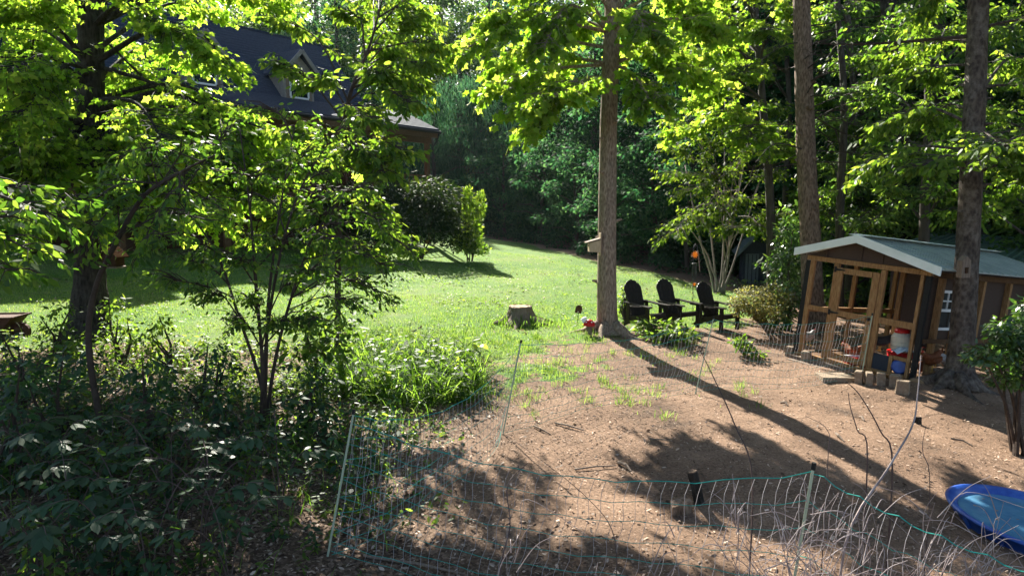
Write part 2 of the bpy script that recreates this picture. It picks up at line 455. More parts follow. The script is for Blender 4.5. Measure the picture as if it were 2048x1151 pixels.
def make_ground():
    xs = np.concatenate([np.linspace(-160, -16, 40, endpoint=False), np.linspace(-16, 14, 260, endpoint=False), np.linspace(14, 160, 40)])
    ys = np.concatenate([np.linspace(-30, 2, 20, endpoint=False), np.linspace(2, 24, 220, endpoint=False), np.linspace(24, 60, 90, endpoint=False), np.linspace(60, 170, 40)])
    X, Y = np.meshgrid(xs, ys)
    Z = gz(X, Y)
    fine = np.array([[mnoise.noise((x * 2.6, y * 2.6, 0)) for x in xs] for y in ys])
    Z = Z + .018 * fine * (1 - lawn_mask(X, Y) * .6)
    n, m = len(ys), len(xs)
    v = np.stack([X, Y, Z], -1).reshape(-1, 3)
    i = np.arange(n * m).reshape(n, m)
    q = np.stack([i[:-1, :-1], i[:-1, 1:], i[1:, 1:], i[1:, :-1]], -1).reshape(-1, 4)
    me = bpy.data.meshes.new('ground')
    me.vertices.add(len(v)); me.vertices.foreach_set('co', v.astype(np.float32).ravel())
    me.loops.add(q.size); me.loops.foreach_set('vertex_index', q.astype(np.int32).ravel())
    me.polygons.add(len(q)); me.polygons.foreach_set('loop_start', np.arange(0, q.size, 4, dtype=np.int32))
    me.polygons.foreach_set('use_smooth', np.ones(len(q), bool))
    me.update(calc_edges=True)
    for nm, fn in (('lawn', lawn_mask), ('litter', litter_mask)):
        at_ = me.attributes.new(nm, 'FLOAT', 'POINT')
        at_.data.foreach_set('value', fn(v[:, 0], v[:, 1]).astype(np.float32))
    m_, nt, out = nodes('ground_soil_and_turf'); L = nt.links.new
    tc = N(nt, 'ShaderNodeTexCoord')
    la = N(nt, 'ShaderNodeAttribute', attribute_name='lawn'); li = N(nt, 'ShaderNodeAttribute', attribute_name='litter')
    n1 = N(nt, 'ShaderNodeTexNoise', Scale=.9, Detail=12.0, Roughness=.72); L(tc.outputs['Object'], n1.inputs['Vector'])
    n2 = N(nt, 'ShaderNodeTexNoise', Scale=38.0, Detail=8.0, Roughness=.75); L(tc.outputs['Object'], n2.inputs['Vector'])
    vo = N(nt, 'ShaderNodeTexVoronoi', Scale=42.0); L(tc.outputs['Object'], vo.inputs['Vector'])
    dirt = ramp(nt, n1.outputs[0], [(.3, (.075, .052, .038)), (.44, (.165, .104, .068)), (.58, (.23, .148, .098)), (.74, (.31, .212, .148))])
    speck = ramp(nt, n2.outputs[0], [(.34, (.38, .36, .34)), (.5, (1, 1, 1)), (.68, (1.45, 1.4, 1.35))])
    mul = N(nt, 'ShaderNodeMix', data_type='RGBA', blend_type='MULTIPLY'); mul.inputs[0].default_value = .9
    L(dirt, mul.inputs[6]); L(speck, mul.inputs[7])
    lit = ramp(nt, vo.outputs['Color'], [(.2, (.05, .032, .022)), (.5, (.10, .067, .045)), (.8, (.2, .14, .10))])
    mx1 = N(nt, 'ShaderNodeMix', data_type='RGBA'); L(li.outputs['Fac'], mx1.inputs[0]); L(mul.outputs[2], mx1.inputs[6]); L(lit, mx1.inputs[7])
    n3 = N(nt, 'ShaderNodeTexNoise', Scale=.55, Detail=9.0, Roughness=.68); L(tc.outputs['Object'], n3.inputs['Vector'])
    turf = ramp(nt, n3.outputs[0], [(.34, (.05, .12, .02)), (.5, (.09, .165, .03)), (.64, (.14, .18, .055)), (.76, (.22, .18, .10))])
    mul2 = N(nt, 'ShaderNodeMix', data_type='RGBA', blend_type='MULTIPLY'); mul2.inputs[0].default_value = .85
    L(turf, mul2.inputs[6]); L(speck, mul2.inputs[7])
    nb = N(nt, 'ShaderNodeTexNoise', Scale=7.0, Detail=6.0); L(tc.outputs['Object'], nb.inputs['Vector'])
    sb = N(nt, 'ShaderNodeMath', operation='ADD'); L(la.outputs['Fac'], sb.inputs[0])
    s2 = N(nt, 'ShaderNodeMath', operation='MULTIPLY_ADD'); L(nb.outputs[0], s2.inputs[0]); s2.inputs[1].default_value = .9; s2.inputs[2].default_value = -.45
    L(s2.outputs[0], sb.inputs[1])
    cl = ramp(nt, sb.outputs[0], [(.35, (0, 0, 0)), (.65, (1, 1, 1))])
    mx2 = N(nt, 'ShaderNodeMix', data_type='RGBA'); L(cl, mx2.inputs[0]); L(mx1.outputs[2], mx2.inputs[6]); L(mul2.outputs[2], mx2.inputs[7])
    b = N(nt, 'ShaderNodeBsdfPrincipled', Roughness=.95); b.inputs['Specular IOR Level'].default_value = .12
    L(mx2.outputs[2], b.inputs['Base Color'])
    bp = N(nt, 'ShaderNodeBump', Strength=.8, Distance=.03); L(n2.outputs[0], bp.inputs['Height']); L(bp.outputs[0], b.inputs['Normal'])
    L(b.outputs[0], out.inputs[0])
    me.materials.append(m_)
    tag(link('ground', me), 'lawn and bare reddish soil of the sloping yard', None, None, 'structure')


make_ground()

# ------------------------------------------------------------------ leaves
def template(half, fold=0.25, bend=0.25):
    """Leaf outline (along, across) from base to tip on one side; two halves joined at the midrib."""
    k = len(half)
    vs = [(x, y, -fold * y - bend * x * x) for x, y in half] + [(x, -y, -fold * y - bend * x * x) for x, y in half[1:-1]]
    f1 = list(range(k))
    f2 = [0] + list(range(k, 2 * k - 2)) + [k - 1]
    return np.array(vs, np.float32), [f1[::-1], f2]


T_MAPLE = template([(0, 0), (.02, .30), (.27, .24), (.47, .52), (.60, .22), (1, 0)])
T_OVATE = template([(0, 0), (.25, .21), (.6, .20), (1, 0)])
T_SMALL = template([(0, 0), (.45, .28), (1, 0)], bend=.1)
T_NARROW = template([(0, 0), (.45, .11), (1, 0)], bend=.2)
T_BLADE = (np.array([(0, .02, 0), (0, -.02, 0), (.45, .022, 0), (.45, -.022, 0), (.8, .015, -.12), (.8, -.015, -.12), (1, 0, -.3)], np.float32),
           [[0, 1, 3, 2], [2, 3, 5, 4], [4, 5, 6]])
T_FINE = (T_BLADE[0] * np.array([1, .5, 1.5], np.float32), T_BLADE[1])
T_TRI = (np.array([(0, .05, 0), (0, -.05, 0), (1, 0, 0)], np.float32), [[0, 1, 2]])
T_CHIP = (np.array([(-.5, -.2, 0), (.5, -.16, .05), (.45, .2, .03), (-.5, .17, 0)], np.float32), [[0, 1, 2, 3]])


def unit(a):
    return a / np.maximum(np.linalg.norm(a, axis=-1, keepdims=True), 1e-9)


def leaves_mesh(name, P, T, Nn, S, tpl, mat, origin=(0, 0, 0)):
    P = np.asarray(P, float).reshape(-1, 3) - np.asarray(origin, float)
    T = unit(np.asarray(T, float).reshape(-1, 3)); Nn = np.asarray(Nn, float).reshape(-1, 3)
    Nn = unit(Nn - T * (Nn * T).sum(1, keepdims=True)); B = np.cross(Nn, T)
    S = np.asarray(S, float).reshape(-1, 1, 1)
    tv, tf = tpl
    V = P[:, None] + S * (T[:, None] * tv[None, :, 0:1] + B[:, None] * tv[None, :, 1:2] + Nn[:, None] * tv[None, :, 2:3])
    n, k = len(P), len(tv)
    loops = np.concatenate([np.array(f) for f in tf]); cnt = np.array([len(f) for f in tf])
    LI = (loops[None] + (np.arange(n) * k)[:, None]).ravel()
    ct = np.tile(cnt, n); st = np.concatenate([[0], np.cumsum(ct)[:-1]])
    me = bpy.data.meshes.new(name)
    me.vertices.add(n * k); me.vertices.foreach_set('co', V.astype(np.float32).ravel())
    me.loops.add(len(LI)); me.loops.foreach_set('vertex_index', LI.astype(np.int32))
    me.polygons.add(len(ct)); me.polygons.foreach_set('loop_start', st.astype(np.int32))
    me.update(calc_edges=True)
    me.materials.append(mat)
    return me


def curve(pts, n=8):
    """Catmull-Rom through pts, n samples per span."""
    P = [np.array(p, float) for p in pts]
    P = [2 * P[0] - P[1]] + P + [2 * P[-1] - P[-2]]
    out = []
    for i in range(1, len(P) - 2):
        a, b, c, d = P[i - 1:i + 3]
        for t in np.linspace(0, 1, n, endpoint=False):
            out.append(.5 * (2 * b + (c - a) * t + (2 * a - 5 * b + 4 * c - d) * t * t + (3 * b - a - 3 * c + d) * t ** 3))
    out.append(P[-2])
    return np.array(out)


class Tree:
    def __init__(self, name, label, base, cat='tree', group=None, bark='bark_mid', leaf='maple', tpl=T_MAPLE, seed=1):
        self.o = np.array(base, float); self.root = thing(name, label, cat, base, 0, group)
        self.bark, self.leaf, self.tpl = bark, leaf, tpl
        self.P, self.T, self.Nn, self.S = [], [], [], []
        self.rg = np.random.default_rng(seed)
        self.tr = None

    def trunk(self, pts, rad, n=14, jag=.05, name='trunk', k=8):
        c = curve(pts, k)
        r = np.interp(np.linspace(0, 1, len(c)), np.linspace(0, 1, len(rad)), rad)
        self.tr, self.trr = c, r
        MB().tube(c, list(r), n, jag=jag, seed=int(self.rg.integers(1e6))).build(name, M[self.bark], self.root, self.o, True)
        return self

    def roots(self, z, r, n=6):
        """Root flares spreading from the foot of the trunk."""
        rg = self.rg
        for k in range(n):
            a = k * 6.283 / n + rg.uniform(-.3, .3); L = rg.uniform(1.6, 2.6) * r
            c = Vector(self.o)
            pts = []
            for q in (.35, .8, 1.25, 1.8, 2.4):
                x, y = c.x + math.cos(a + .15 * q) * L * q * .6, c.y + math.sin(a + .15 * q) * L * q * .6
                pts.append(Vector((x, y, float(gz(x, y)) + z * max(0, (1.3 - q)) * .35 - .02 * q + .02)))
            MB().tube(pts, [r * .5, r * .4, r * .27, r * .17, r * .06], 8, jag=.12, seed=k).build('root', M[self.bark], self.root, self.o, True)
        return self

    def stubs(self, n, z0, z1):
        rg = self.rg
        for k in range(n):
            z = rg.uniform(z0, z1); i = int(np.argmin(np.abs(self.tr[:, 2] - z)))
            a = rg.uniform(0, 6.283); p = Vector(self.tr[i]); r = float(self.trr[i])
            d = Vector((math.cos(a), math.sin(a), rg.uniform(.0, .35)))
            MB().tube([p + d * r * .8, p + d * (r + .02), p + d * (r + rg.uniform(.03, .14))], [r * .32, r * .16, r * .1], 7, jag=.2, seed=k).build('dead_stub', M[self.bark], self.root, self.o)
        return self

    def limb(self, start, end, r0=.04, twigs=24, tl=(.5, 1.1), size=.13, lpt=12, begin=.25, sag=.0, mat=None, bare=False, flat=.75, name='limb', updown=.3, rise=.15):
        """A limb from start to end with side twigs that carry the leaves."""
        rg = self.rg; a, b = np.array(start, float), np.array(end, float)
        L = np.linalg.norm(b - a)
        mid = a * .45 + b * .55 + np.array([0, 0, rise * L]) + rg.normal(0, .05 * L, 3)
        path = curve([a, mid, b - np.array([0, 0, sag])], 8)
        mb = MB(); rr = np.linspace(r0, max(.006, r0 * .2), len(path))
        mb.tube(path, list(rr), 6, jag=.08, seed=int(rg.integers(1e6)))
        if twigs:
            s = begin + (1 - begin) * np.sqrt(rg.random(twigs)); s[-1] = 1
            idx = s * (len(path) - 1); i0 = np.clip(idx.astype(int), 0, len(path) - 2); fr = (idx - i0)[:, None]
            p = path[i0] * (1 - fr) + path[i0 + 1] * fr
            tan = unit(path[i0 + 1] - path[i0])
            up = np.array([0, 0, 1.0]); side = unit(np.cross(tan, up) + 1e-6)
            sg = np.where(rg.random(twigs) < .5, 1, -1)[:, None]
            ln = rg.uniform(*tl, twigs)[:, None] * (1.15 - .45 * s[:, None])
            d = unit(tan * rg.uniform(.3, .9, (twigs, 1)) + side * sg * rg.uniform(.3, 1, (twigs, 1)) + up * rg.uniform(-updown, updown, (twigs, 1)))
            q = (p + d * ln * .5 + np.array([0, 0, .03])); e = p + d * ln + np.array([0, 0, -.10]) * ln
            for j in range(twigs):
                mb.tube([p[j], q[j], e[j]], [.008, .005, .002], 3, cap=False)
            if not bare:
                t = np.linspace(.12, 1, lpt)[None, :, None] + rg.uniform(-.03, .03, (twigs, lpt, 1))
                pos = p[:, None] * (1 - t) + e[:, None] * t + np.array([0, 0, .05]) * t * (1 - t) * ln[:, None]
                tw_side = unit(np.cross(d, up) + 1e-6)[:, None]
                alt = np.where((np.arange(lpt) % 2) == 0, 1, -1)[None, :, None]
                td = d[:, None] * rg.uniform(.3, .9, (twigs, lpt, 1)) + tw_side * alt * rg.uniform(.4, 1, (twigs, lpt, 1)) + rg.normal(0, .25, (twigs, lpt, 3)) - np.array([0, 0, 1]) * rg.uniform(0, 1.1, (twigs, lpt, 1))
                nn = np.array([0, 0, 1.0]) + rg.normal(0, flat, (twigs, lpt, 3))
                sz = size * rg.uniform(.6, 1.25, (twigs, lpt))
                pos = pos + unit(td) * .03
                self.P.append(pos.reshape(-1, 3)); self.T.append(td.reshape(-1, 3)); self.Nn.append(nn.reshape(-1, 3)); self.S.append(sz.ravel())
        mb.build(name, M[mat or self.bark], self.root, self.o)
        return self

    def blob(self, c, r, n, size, droop=.3, flat=.5):
        """Loose leaves scattered through an ellipsoid."""
        rg = self.rg; c, r = np.array(c, float), np.array(r, float)
        d = unit(rg.normal(0, 1, (n, 3))); rad = rg.random((n, 1)) ** .45
        self.P.append(c + d * rad * r)
        self.T.append(d * np.array([1, 1, .3]) + rg.normal(0, .5, (n, 3)) - np.array([0, 0, droop]))
        self.Nn.append(np.array([0, 0, 1.0]) + d * .5 + rg.normal(0, flat, (n, 3)))
        self.S.append(size * rg.uniform(.6, 1.25, n))
        return self

    def done(self, name='crown'):
        if self.P:
            me = leaves_mesh(name, np.concatenate(self.P), np.concatenate(self.T), np.concatenate(self.Nn), np.concatenate(self.S), self.tpl, M[self.leaf], self.o)
            link(name, me, self.root)
        return self.root


def ends(tree, depth, specs, **kw):
    """specs: (v on the trunk, (u, v, d) of the limb end): a limb from the trunk point level with v."""
    for s in specs:
        v0, e = s[0], s[1]
        ex = dict(kw); ex.update(s[2] if len(s) > 2 else {})
        zt = at(1024, v0, depth).z
        i = int(np.argmin(np.abs(tree.tr[:, 2] - zt)))
        tree.limb(tree.tr[i], at(*e), **ex)


# ------------------------------------------------------------------ house
def make_house():
    E = at(872, 264, 34.0)
    D = Vector((.58, .81, 0)).normalized(); W = Vector((-D.y, D.x, 0))
    O = Vector((E.x, E.y, 0)) + D * -9 + W * 4
    O.z = float(gz(O.x, O.y))
    root = thing('house', 'dark brown house with grey shingle roof tinted blue for skylight, gabled dormers and porch behind the trees', 'house', O)

    def H(s, w, z): return Vector((E.x, E.y, 0)) - D * s + W * w + Vector((0, 0, z))

    def prof(name, mat, s0, s1, prof_, parent=root):
        return MB().prism([H(s0, w, z) for w, z in prof_], (0, 0, 0), -D * (s1 - s0)).build(name, M[mat], parent, O)
    ze, zk, zr, wk, wr, S1 = E.z, E.z + .72, E.z + 4.15, 1.6, 4.7, 24.0
    zb = 0.6
    prof('wall', 'house', 3.2, S1 - .3, [(2.3, zb), (7.1, zb), (7.1, zk - .1), (wr, zr - .5), (2.3, zk + .3)])
    roof = prof('roof', 'shingle', 2.8, S1, [(wk, zk - .12), (wr, zr - .14), (7.8, zk - .12), (7.8, zk), (wr, zr), (wk, zk)])
    # courses of shingles on the two visible slopes
    cs = []
    nC = 26
    a, b = Vector((0, wk, zk)), Vector((0, wr, zr))
    for i in range(nC):
        t = i / nC
        p = a.lerp(b, t); q = a.lerp(b, t + 1.15 / nC)
        MB().prism([H(2.78, p.y, p.z + .035), H(2.78, p.y, p.z + .015), H(2.78, q.y, q.z + .004), H(2.78, q.y, q.z + .012)], (0, 0, 0), -D * (S1 - 2.8)).build('shingle_course', M['shingle'], roof, O)
    MB().tube([H(2.7, wr, zr + .03), H(S1, wr, zr + .03)], .07, 6).build('ridge_cap', M['shingle'], roof, O)
    pr = prof('porch_roof', 'shingle', -.05, S1, [(-.15, ze - .02), (wk + .6, zk + .28), (wk + .6, zk + .4), (-.15, ze + .10)])
    for i in range(9):
        w0 = -.15 + i * .2; w1 = w0 + .23
        z0 = ze + .10 + (zk + .30 - ze) * (w0 + .15) / (wk + .75); z1 = ze + .10 + (zk + .3 - ze) * (w1 + .15) / (wk + .75)
        if w1 < wk + .1:
            MB().prism([H(-.06, w0, z0 + .03), H(-.06, w0, z0 + .01), H(-.06, w1, z1 + .003), H(-.06, w1, z1 + .012)], (0, 0, 0), -D * S1).build('shingle_course', M['shingle'], pr, O)
    MB().bar(H(-.02, -.12, ze - .17), H(S1, -.12, ze - .17), .05, .28).build('fascia', M['lumber_dark'], root, O)
    MB().tube([H(-.1, -.22, ze - .03), H(S1, -.22, ze - .03)], .075, 8).build('gutter', M['black'], root, O)
    MB().bar(H(.1, .3, ze - .42), H(S1, .3, ze - .42), .18, .3).build('porch_beam', M['lumber_dark'], root, O)
    for s in (.35, 3.9, 7.6, 11.4, 15.2, 19):
        MB().bar(H(s, .3, zb), H(s, .3, ze - .57), .2, .2, D).build('porch_post', M['lumber_dark'], root, O)
    MB().tube([H(.0, -.2, ze - .1), H(.02, -.05, ze - .45), H(.12, .12, ze - .75), H(.12, .12, zb + .2)], .05, 6).build('downspout', M['black'], root, O)
    MB().prism([H(.1, .2, 3.3), H(.1, 2.3, 3.3), H(.1, 2.3, 3.5), H(.1, .2, 3.5)], (0, 0, 0), -D * 20).build('porch_deck', M['lumber_dark'], root, O)
    rail = MB().bar(H(.4, .25, 4.4), H(19, .25, 4.4), .08, .08).build('porch_railing', M['lumber_dark'], root, O)
    for i in range(60):
        MB().bar(H(.5 + i * .3, .25, 3.5), H(.5 + i * .3, .25, 4.36), .04, .04, D).build('baluster', M['lumber_dark'], rail, O)
    for s in (5.5, 9.5, 13.2):
        w_ = MB().bar(H(s - .55, 2.27, 4.9), H(s + .55, 2.27, 4.9), .05, 1.5).build('porch_window', M['grey_paint'], root, O)
        MB().bar(H(s - .46, 2.23, 4.9), H(s + .46, 2.23, 4.9), .03, 1.32).build('pane', M['glass'], w_, O)
    # dormers
    for s in (6.9, 11.2, 16.6):
        hw, wf = .78, wk + .02
        zw0, zw1, zp = zk + .02, zk + 1.35, zk + 2.15
        d_ = MB().prism([H(s - hw, wf, zw0), H(s + hw, wf, zw0), H(s + hw, wf, zw1), H(s, wf, zp - .12), H(s - hw, wf, zw1)], (0, 0, 0), W * 2.2).build('dormer', M['grey_paint'], root, O)
        for sg in (-1, 1):
            e = H(s + sg * (hw + .22), wf - .28, zw1 - .25); p = H(s, wf - .28, zp)
            MB().prism([e, p, p + Vector((0, 0, .1)), e + Vector((0, 0, .1))], (0, 0, 0), W * 2.6).build('roof', M['shingle'], d_, O)
            MB().bar(e + Vector((0, 0, .0)) - W * .02, p - W * .02, .05, .16).build('rake_board', M['grey_paint'], d_, O)
        fx, fz0, fz1 = .46, zk + .22, zk + 1.28
        fr = MB()
        for (p, q) in (((-fx, fz0), (fx, fz0)), ((-fx, fz1), (fx, fz1))):
            fr.bar(H(s + p[0], wf - .035, p[1]), H(s + q[0], wf - .035, q[1]), .06, .07)
        for x in (-fx, fx):
            fr.bar(H(s + x, wf - .035, fz0 + .035), H(s + x, wf - .035, fz1 - .035), .07, .055, W)
        fr.build('window_frame', M['white'], d_, O)
        MB().bar(H(s - fx + .03, wf - .015, (fz0 + fz1) / 2), H(s + fx - .03, wf - .015, (fz0 + fz1) / 2), .02, fz1 - fz0 - .06).build('pane', M['glass'], d_, O)
        MB().bar(H(s - fx + .03, wf - .03, (fz0 + fz1) / 2), H(s + fx - .03, wf - .03, (fz0 + fz1) / 2), .03, .035).build('meeting_rail', M['white'], d_, O)
        for x in (-fx - .12, fx + .12):
            MB().bar(H(s + x, wf - .02, zw0 + .04), H(s + x, wf - .02, zw1 + .02), .14, .04, W).build('casing', M['weathered'], d_, O)


make_house()


# ------------------------------------------------------------------ chicken coop
def make_coop():
    BL = at(1591, 712, 13.1); BR = at(1818, 772, 11.4)
    A = BR - BL; wid = A.length; A.normalize()
    Bv = Vector((.86, .505, -.095)).normalized()
    C = Vector((.085, -.02, 1)).normalized()
    O = BL.copy(); dep = 4.3
    root = thing('chicken_coop', 'leaning chicken run of yellow pine studs with pale metal gable roof and brown panels', 'chicken coop', O)

    def K(a, b, c): return O + A * a + Bv * b + C * c

    def brd(name, p, q, w, h, up, mat='lumber', par=root, f=None):
        return MB().bar(K(*p), K(*q), w, h, up).build(name, M[mat], par, O)
    w = wid; top = 1.86
    # sill beams and corner posts
    brd('sill', (0, -.02, .05), (w, -.02, .05), .09, .12, C)
    brd('sill', (w, .03, .05), (w, dep, .05), .09, .12, C, 'lumber_dark')
    brd('sill', (0, .03, .05), (0, dep, .05), .09, .12, C, 'lumber_dark')
    brd('corner_post', (.0, .02, .0), (.0, .02, top), .10, .09, A, 'black')
    brd('corner_post', (w + .02, .02, -.12), (w + .02, .02, top), .075, .075, A, 'black')
    brd('stud', (.085, 0, .115), (.085, 0, top), .06, .085, A)
    brd('stud', (w - .07, 0, .115), (w - .07, 0, top), .06, .05, A)
    d0, d1 = .62, 1.33
    brd('stud', (d0 - .06, 0, .115), (d0 - .06, 0, top), .07, .085, A)
    brd('stud', (d1 + .075, 0, .115), (d1 + .075, 0, top), .07, .085, A)
    brd('top_plate', (-.02, -.01, top + .05), (w + .06, -.01, top + .05), .08, .085, C)
    brd('rail', (.13, -.0, .99), (d0 - .105, -.0, .99), .06, .085, C)
    brd('rail', (d1 + .12, -.0, 1.0), (w - .1, -.0, 1.0), .06, .11, C)
    # door
    dr = brd('door', (d0 + .03, -.03, .15), (d0 + .03, -.03, top - .06), .05, .10, A)
    brd('stile', (d1 - .03, -.03, .15), (d1 - .03, -.03, top - .06), .05, .12, A, par=dr)
    for c in (top - .11, .98, .2):
        brd('rail', (d0 + .09, -.03, c), (d1 - .10, -.03, c), .05, .10, C, par=dr)
    for c in (top - .1, .98):
        MB().prism([K(d0 - .07, -.062, c - .05), K(d0 - .03, -.062, c - .05), K(d0 - .03, -.062, c - .02), K(d0 + .13, -.062, c - .008), K(d0 + .13, -.062, c + .008), K(d0 - .03, -.062, c + .02), K(d0 - .03, -.062, c + .05), K(d0 - .07, -.062, c + .05)], (0, 0, 0), -Bv * .008).build('hinge', M['black'], dr, O)
    MB().tube([K(d1 - .02, -.06, .98), K(d1 - .02, -.10, .98)], .03, 8).build('latch', M['black'], dr, O)
    # low nest boards right of the door
    brd('low_board', (d1 + .11, .0, .27), (d1 + .38, .0, .27), .03, .30, C, 'navy')
    brd('short_stud', (d1 + .42, .0, .115), (d1 + .42, .0, .44), .06, .06, A)
    brd('rail', (d1 + .46, .0, .42), (w - .1, .0, .42), .06, .06, C)
    brd('floor_board', (d1 + .1, .1, .14), (w - .1, .1, .14), .5, .03, C)
    # gable panels and battens
    ap = w * .47; zr = top + .48
    def roofz(a): return top + .11 + (zr - top - .11) * (1 - abs(a - ap) / (ap if a < ap else w - ap))
    xs = [.02, .35, ap, 1.36, w]
    for i in range(4):
        a0, a1 = xs[i] + .004, xs[i + 1] - .004
        MB().prism([K(a0, -.03, top + .095), K(a1, -.03, top + .095), K(a1, -.03, roofz(a1)), K(a0, -.03, roofz(a0))], (0, 0, 0), Bv * .02).build('gable_panel', M['coop_brown'], root, O)
        if 0 < i:
            MB().bar(K(xs[i], -.045, top + .1), K(xs[i], -.045, roofz(xs[i]) - .02), .035, .02, Bv).build('batten', M['coop_brown'], root, O)
    # roof: corrugated panels with ribs
    el, er = (-.16, top + .13), (w + .30, top + .10)
    roof = MB().prism([K(ap - .18, -.24, zr + .07), K(ap, -.24, zr + .09), K(ap + .18, -.24, zr + .07), K(ap, -.24, zr + .05)], (0, 0, 0), Bv * (dep + .4)).build('roof', M['trim'], root, O)
    for (ea, ez) in (el, er):
        n = 5
        for i in range(n):
            b0, b1 = -.22 + i * (dep + .4) / n, -.22 + (i + 1) * (dep + .4) / n - .012
            lift = .004 * (i % 2)
            mb = MB().hexa([K(ap, b0, zr + .02 + lift), K(ea, b0, ez + .02 + lift), K(ea, b1, ez + .02 + lift), K(ap, b1, zr + .02 + lift),
                            K(ap, b0, zr + .04 + lift), K(ea, b0, ez + .04 + lift), K(ea, b1, ez + .04 + lift), K(ap, b1, zr + .04 + lift)])
            for j in range(4):
                bb = b0 + .1 + j * (b1 - b0) / 4
                mb.bar(K(ap, bb, zr + .05 + lift), K(ea, bb, ez + .05 + lift), .035, .03, C)
            mb.build('roof_panel', M['tin'], roof, O)
        MB().hexa([K(ap, -.26, zr - .07), K(ea, -.26, ez - .07), K(ea, -.225, ez - .07), K(ap, -.225, zr - .07),
                   K(ap, -.26, zr + .07), K(ea, -.26, ez + .07), K(ea, -.225, ez + .07), K(ap, -.225, zr + .07)]).build('gable_trim', M['trim'], roof, O)
    # side wall on the right with studs, panels, window
    for b, dk in ((.42, 1), (1.02, 0), (1.75, 0), (2.7, 0), (3.5, 0), (4.25, 0)):
        brd('stud', (w + .02, b, .115), (w + .02, b, top - .02), .09, .08, Bv)
    brd('top_plate', (w + .02, .08, top + .03), (w + .02, dep, top + .03), .08, .09, C, 'lumber_dark')
    brd('rail', (w + .05, .08, .78), (w + .05, dep, .78), .05, .07, C, 'lumber_dark')
    for b0, b1 in ((.1, 1.0), (1.05, 1.73), (1.78, 2.68), (2.73, 4.2)):
        MB().hexa([K(w - .06, b0, .80), K(w - .03, b0, .80), K(w - .03, b1, .80), K(w - .06, b1, .80), K(w - .06, b0, top), K(w - .03, b0, top), K(w - .03, b1, top), K(w - .06, b1, top)]).build('side_panel', M['coop_brown'], root, O)
    wf = MB(); b0, b1, c0, c1 = .52, .96, .98, 1.62
    for c in (c0, (c0 + c1) / 2, c1):
        wf.bar(K(w - .005, b0, c), K(w - .005, b1, c), .03, .045, C)
    for b in (b0, b1):
        wf.bar(K(w - .005, b, c0), K(w - .005, b, c1), .045, .03, A)
    wf.bar(K(w - .002, (b0 + b1) / 2, (c0 + c1) / 2), K(w - .002, (b0 + b1) / 2, c1), .022, .02, A)
    wf.bar(K(w - .002, b0, c0 + .75 * (c1 - c0)), K(w - .002, b1, c0 + .75 * (c1 - c0)), .02, .022, C)
    win = wf.build('window_frame', M['white'], root, O)
    for (q0, q1) in ((c0, (c0 + c1) / 2), ((c0 + c1) / 2, c1)):
        MB().bar(K(w - .018, b0, (q0 + q1) / 2), K(w - .018, b1, (q0 + q1) / 2), .012, q1 - q0, C).build('pane', M['glass'], win, O)
    # inner partition, back and floor
    MB().hexa([K(1.44, .62, .62), K(w - .1, .62, .62), K(w - .1, .65, .62), K(1.44, .65, .62), K(1.44, .62, top), K(w - .1, .62, top), K(w - .1, .65, top), K(1.44, .65, top)]).build('partition', M['coop_brown'], root, O)
    brd('stud', (1.39, .62, .1), (1.39, .62, top), .09, .08, A)
    brd('stud', (.80, dep, .1), (.80, dep, top), .09, .08, A)
    brd('stud', (.0, dep, .1), (.0, dep, top), .09, .08, A)
    MB().hexa([K(.05, .06, .06), K(w - .05, .06, .06), K(w - .05, dep - .05, .06), K(.05, dep - .05, .06), K(.05, .06, .09), K(w - .05, .06, .09), K(w - .05, dep - .05, .09), K(.05, dep - .05, .09)]).build('floor_board', M['lumber_dark'], root, O)
    brd('rail', (.05, dep, .9), (1.3, dep, .9), .06, .1, C)
    brd('rail', (0, .08, .93), (0, dep - .05, .93), .06, .09, C)
    for b in (1.5, 2.9):
        brd('stud', (0, b, .11), (0, b, top), .08, .06, Bv)
    MB().hexa([K(1.35, dep, .1), K(w - .1, dep, .1), K(w - .1, dep + .03, .1), K(1.35, dep + .03, .1), K(1.35, dep, top), K(w - .1, dep, top), K(w - .1, dep + .03, top), K(1.35, dep + .03, top)]).build('back_panel', M['coop_brown'], root, O)
    MB().tube([K(w + .1, 1.5, .2), K(w + .02, 1.5, .82)], .025, 8).build('drain_pipe', M['grey_paint'], root, O)

    # things in and under the coop
    def P(u, v, d): return at(u, v, d)
    f = thing('poultry_feeder', 'cream ribbed poultry feeder with red lid and red tray inside coop', 'feeder', K(1.70, .36, .40))
    MB().lathe([(.13, .10), (.165, .14), (.17, .2), (.160, .205), (.17, .21), (.17, .27), (.16, .275), (.168, .28), (.165, .36), (.12, .42), (.10, .43)], 20).build('jar', M['cream'], f, sm=False)
    MB().lathe([(.12, .43), (.12, .47), (.105, .49), (.04, .495)], 20).build('lid', M['red'], f)
    MB().lathe([(.15, 0), (.21, .01), (.22, .10), (.20, .10), (.19, .03), (.12, .10)], 20).build('tray', M['red'], f)
    br = Matrix.Rotation(R(62), 3, 'Z') @ Matrix.Rotation(R(97), 3, 'Y')
    b = thing('blue_barrel', 'blue plastic waterer lying on its side in low bay of coop', 'barrel', K(1.80, .17, .27))
    MB().lathe([(.10, -.2), (.125, -.18), (.13, -.05), (.122, -.04), (.13, -.03), (.13, .14), (.11, .19)], 18, axis=br).build('drum', M['blue'], b)
    MB().lathe([(.115, .19), (.118, .23), (.09, .245), (.03, .25)], 18, axis=br).build('cap', M['blue'], b)
    bagm = MB(); n = 7
    vs = []
    for i in range(n):
        for j in range(n):
            x, y = (i / (n - 1) - .5) * .34, (j / (n - 1) - .5) * .26
            z = .16 * math.exp(-(x * x + y * y) * 22) + random.uniform(-.012, .012)
            vs.append((x, y, z))
    fs = [(i * n + j, (i + 1) * n + j, (i + 1) * n + j + 1, i * n + j + 1) for i in range(n - 1) for j in range(n - 1)]
    bagm.add(vs, fs)
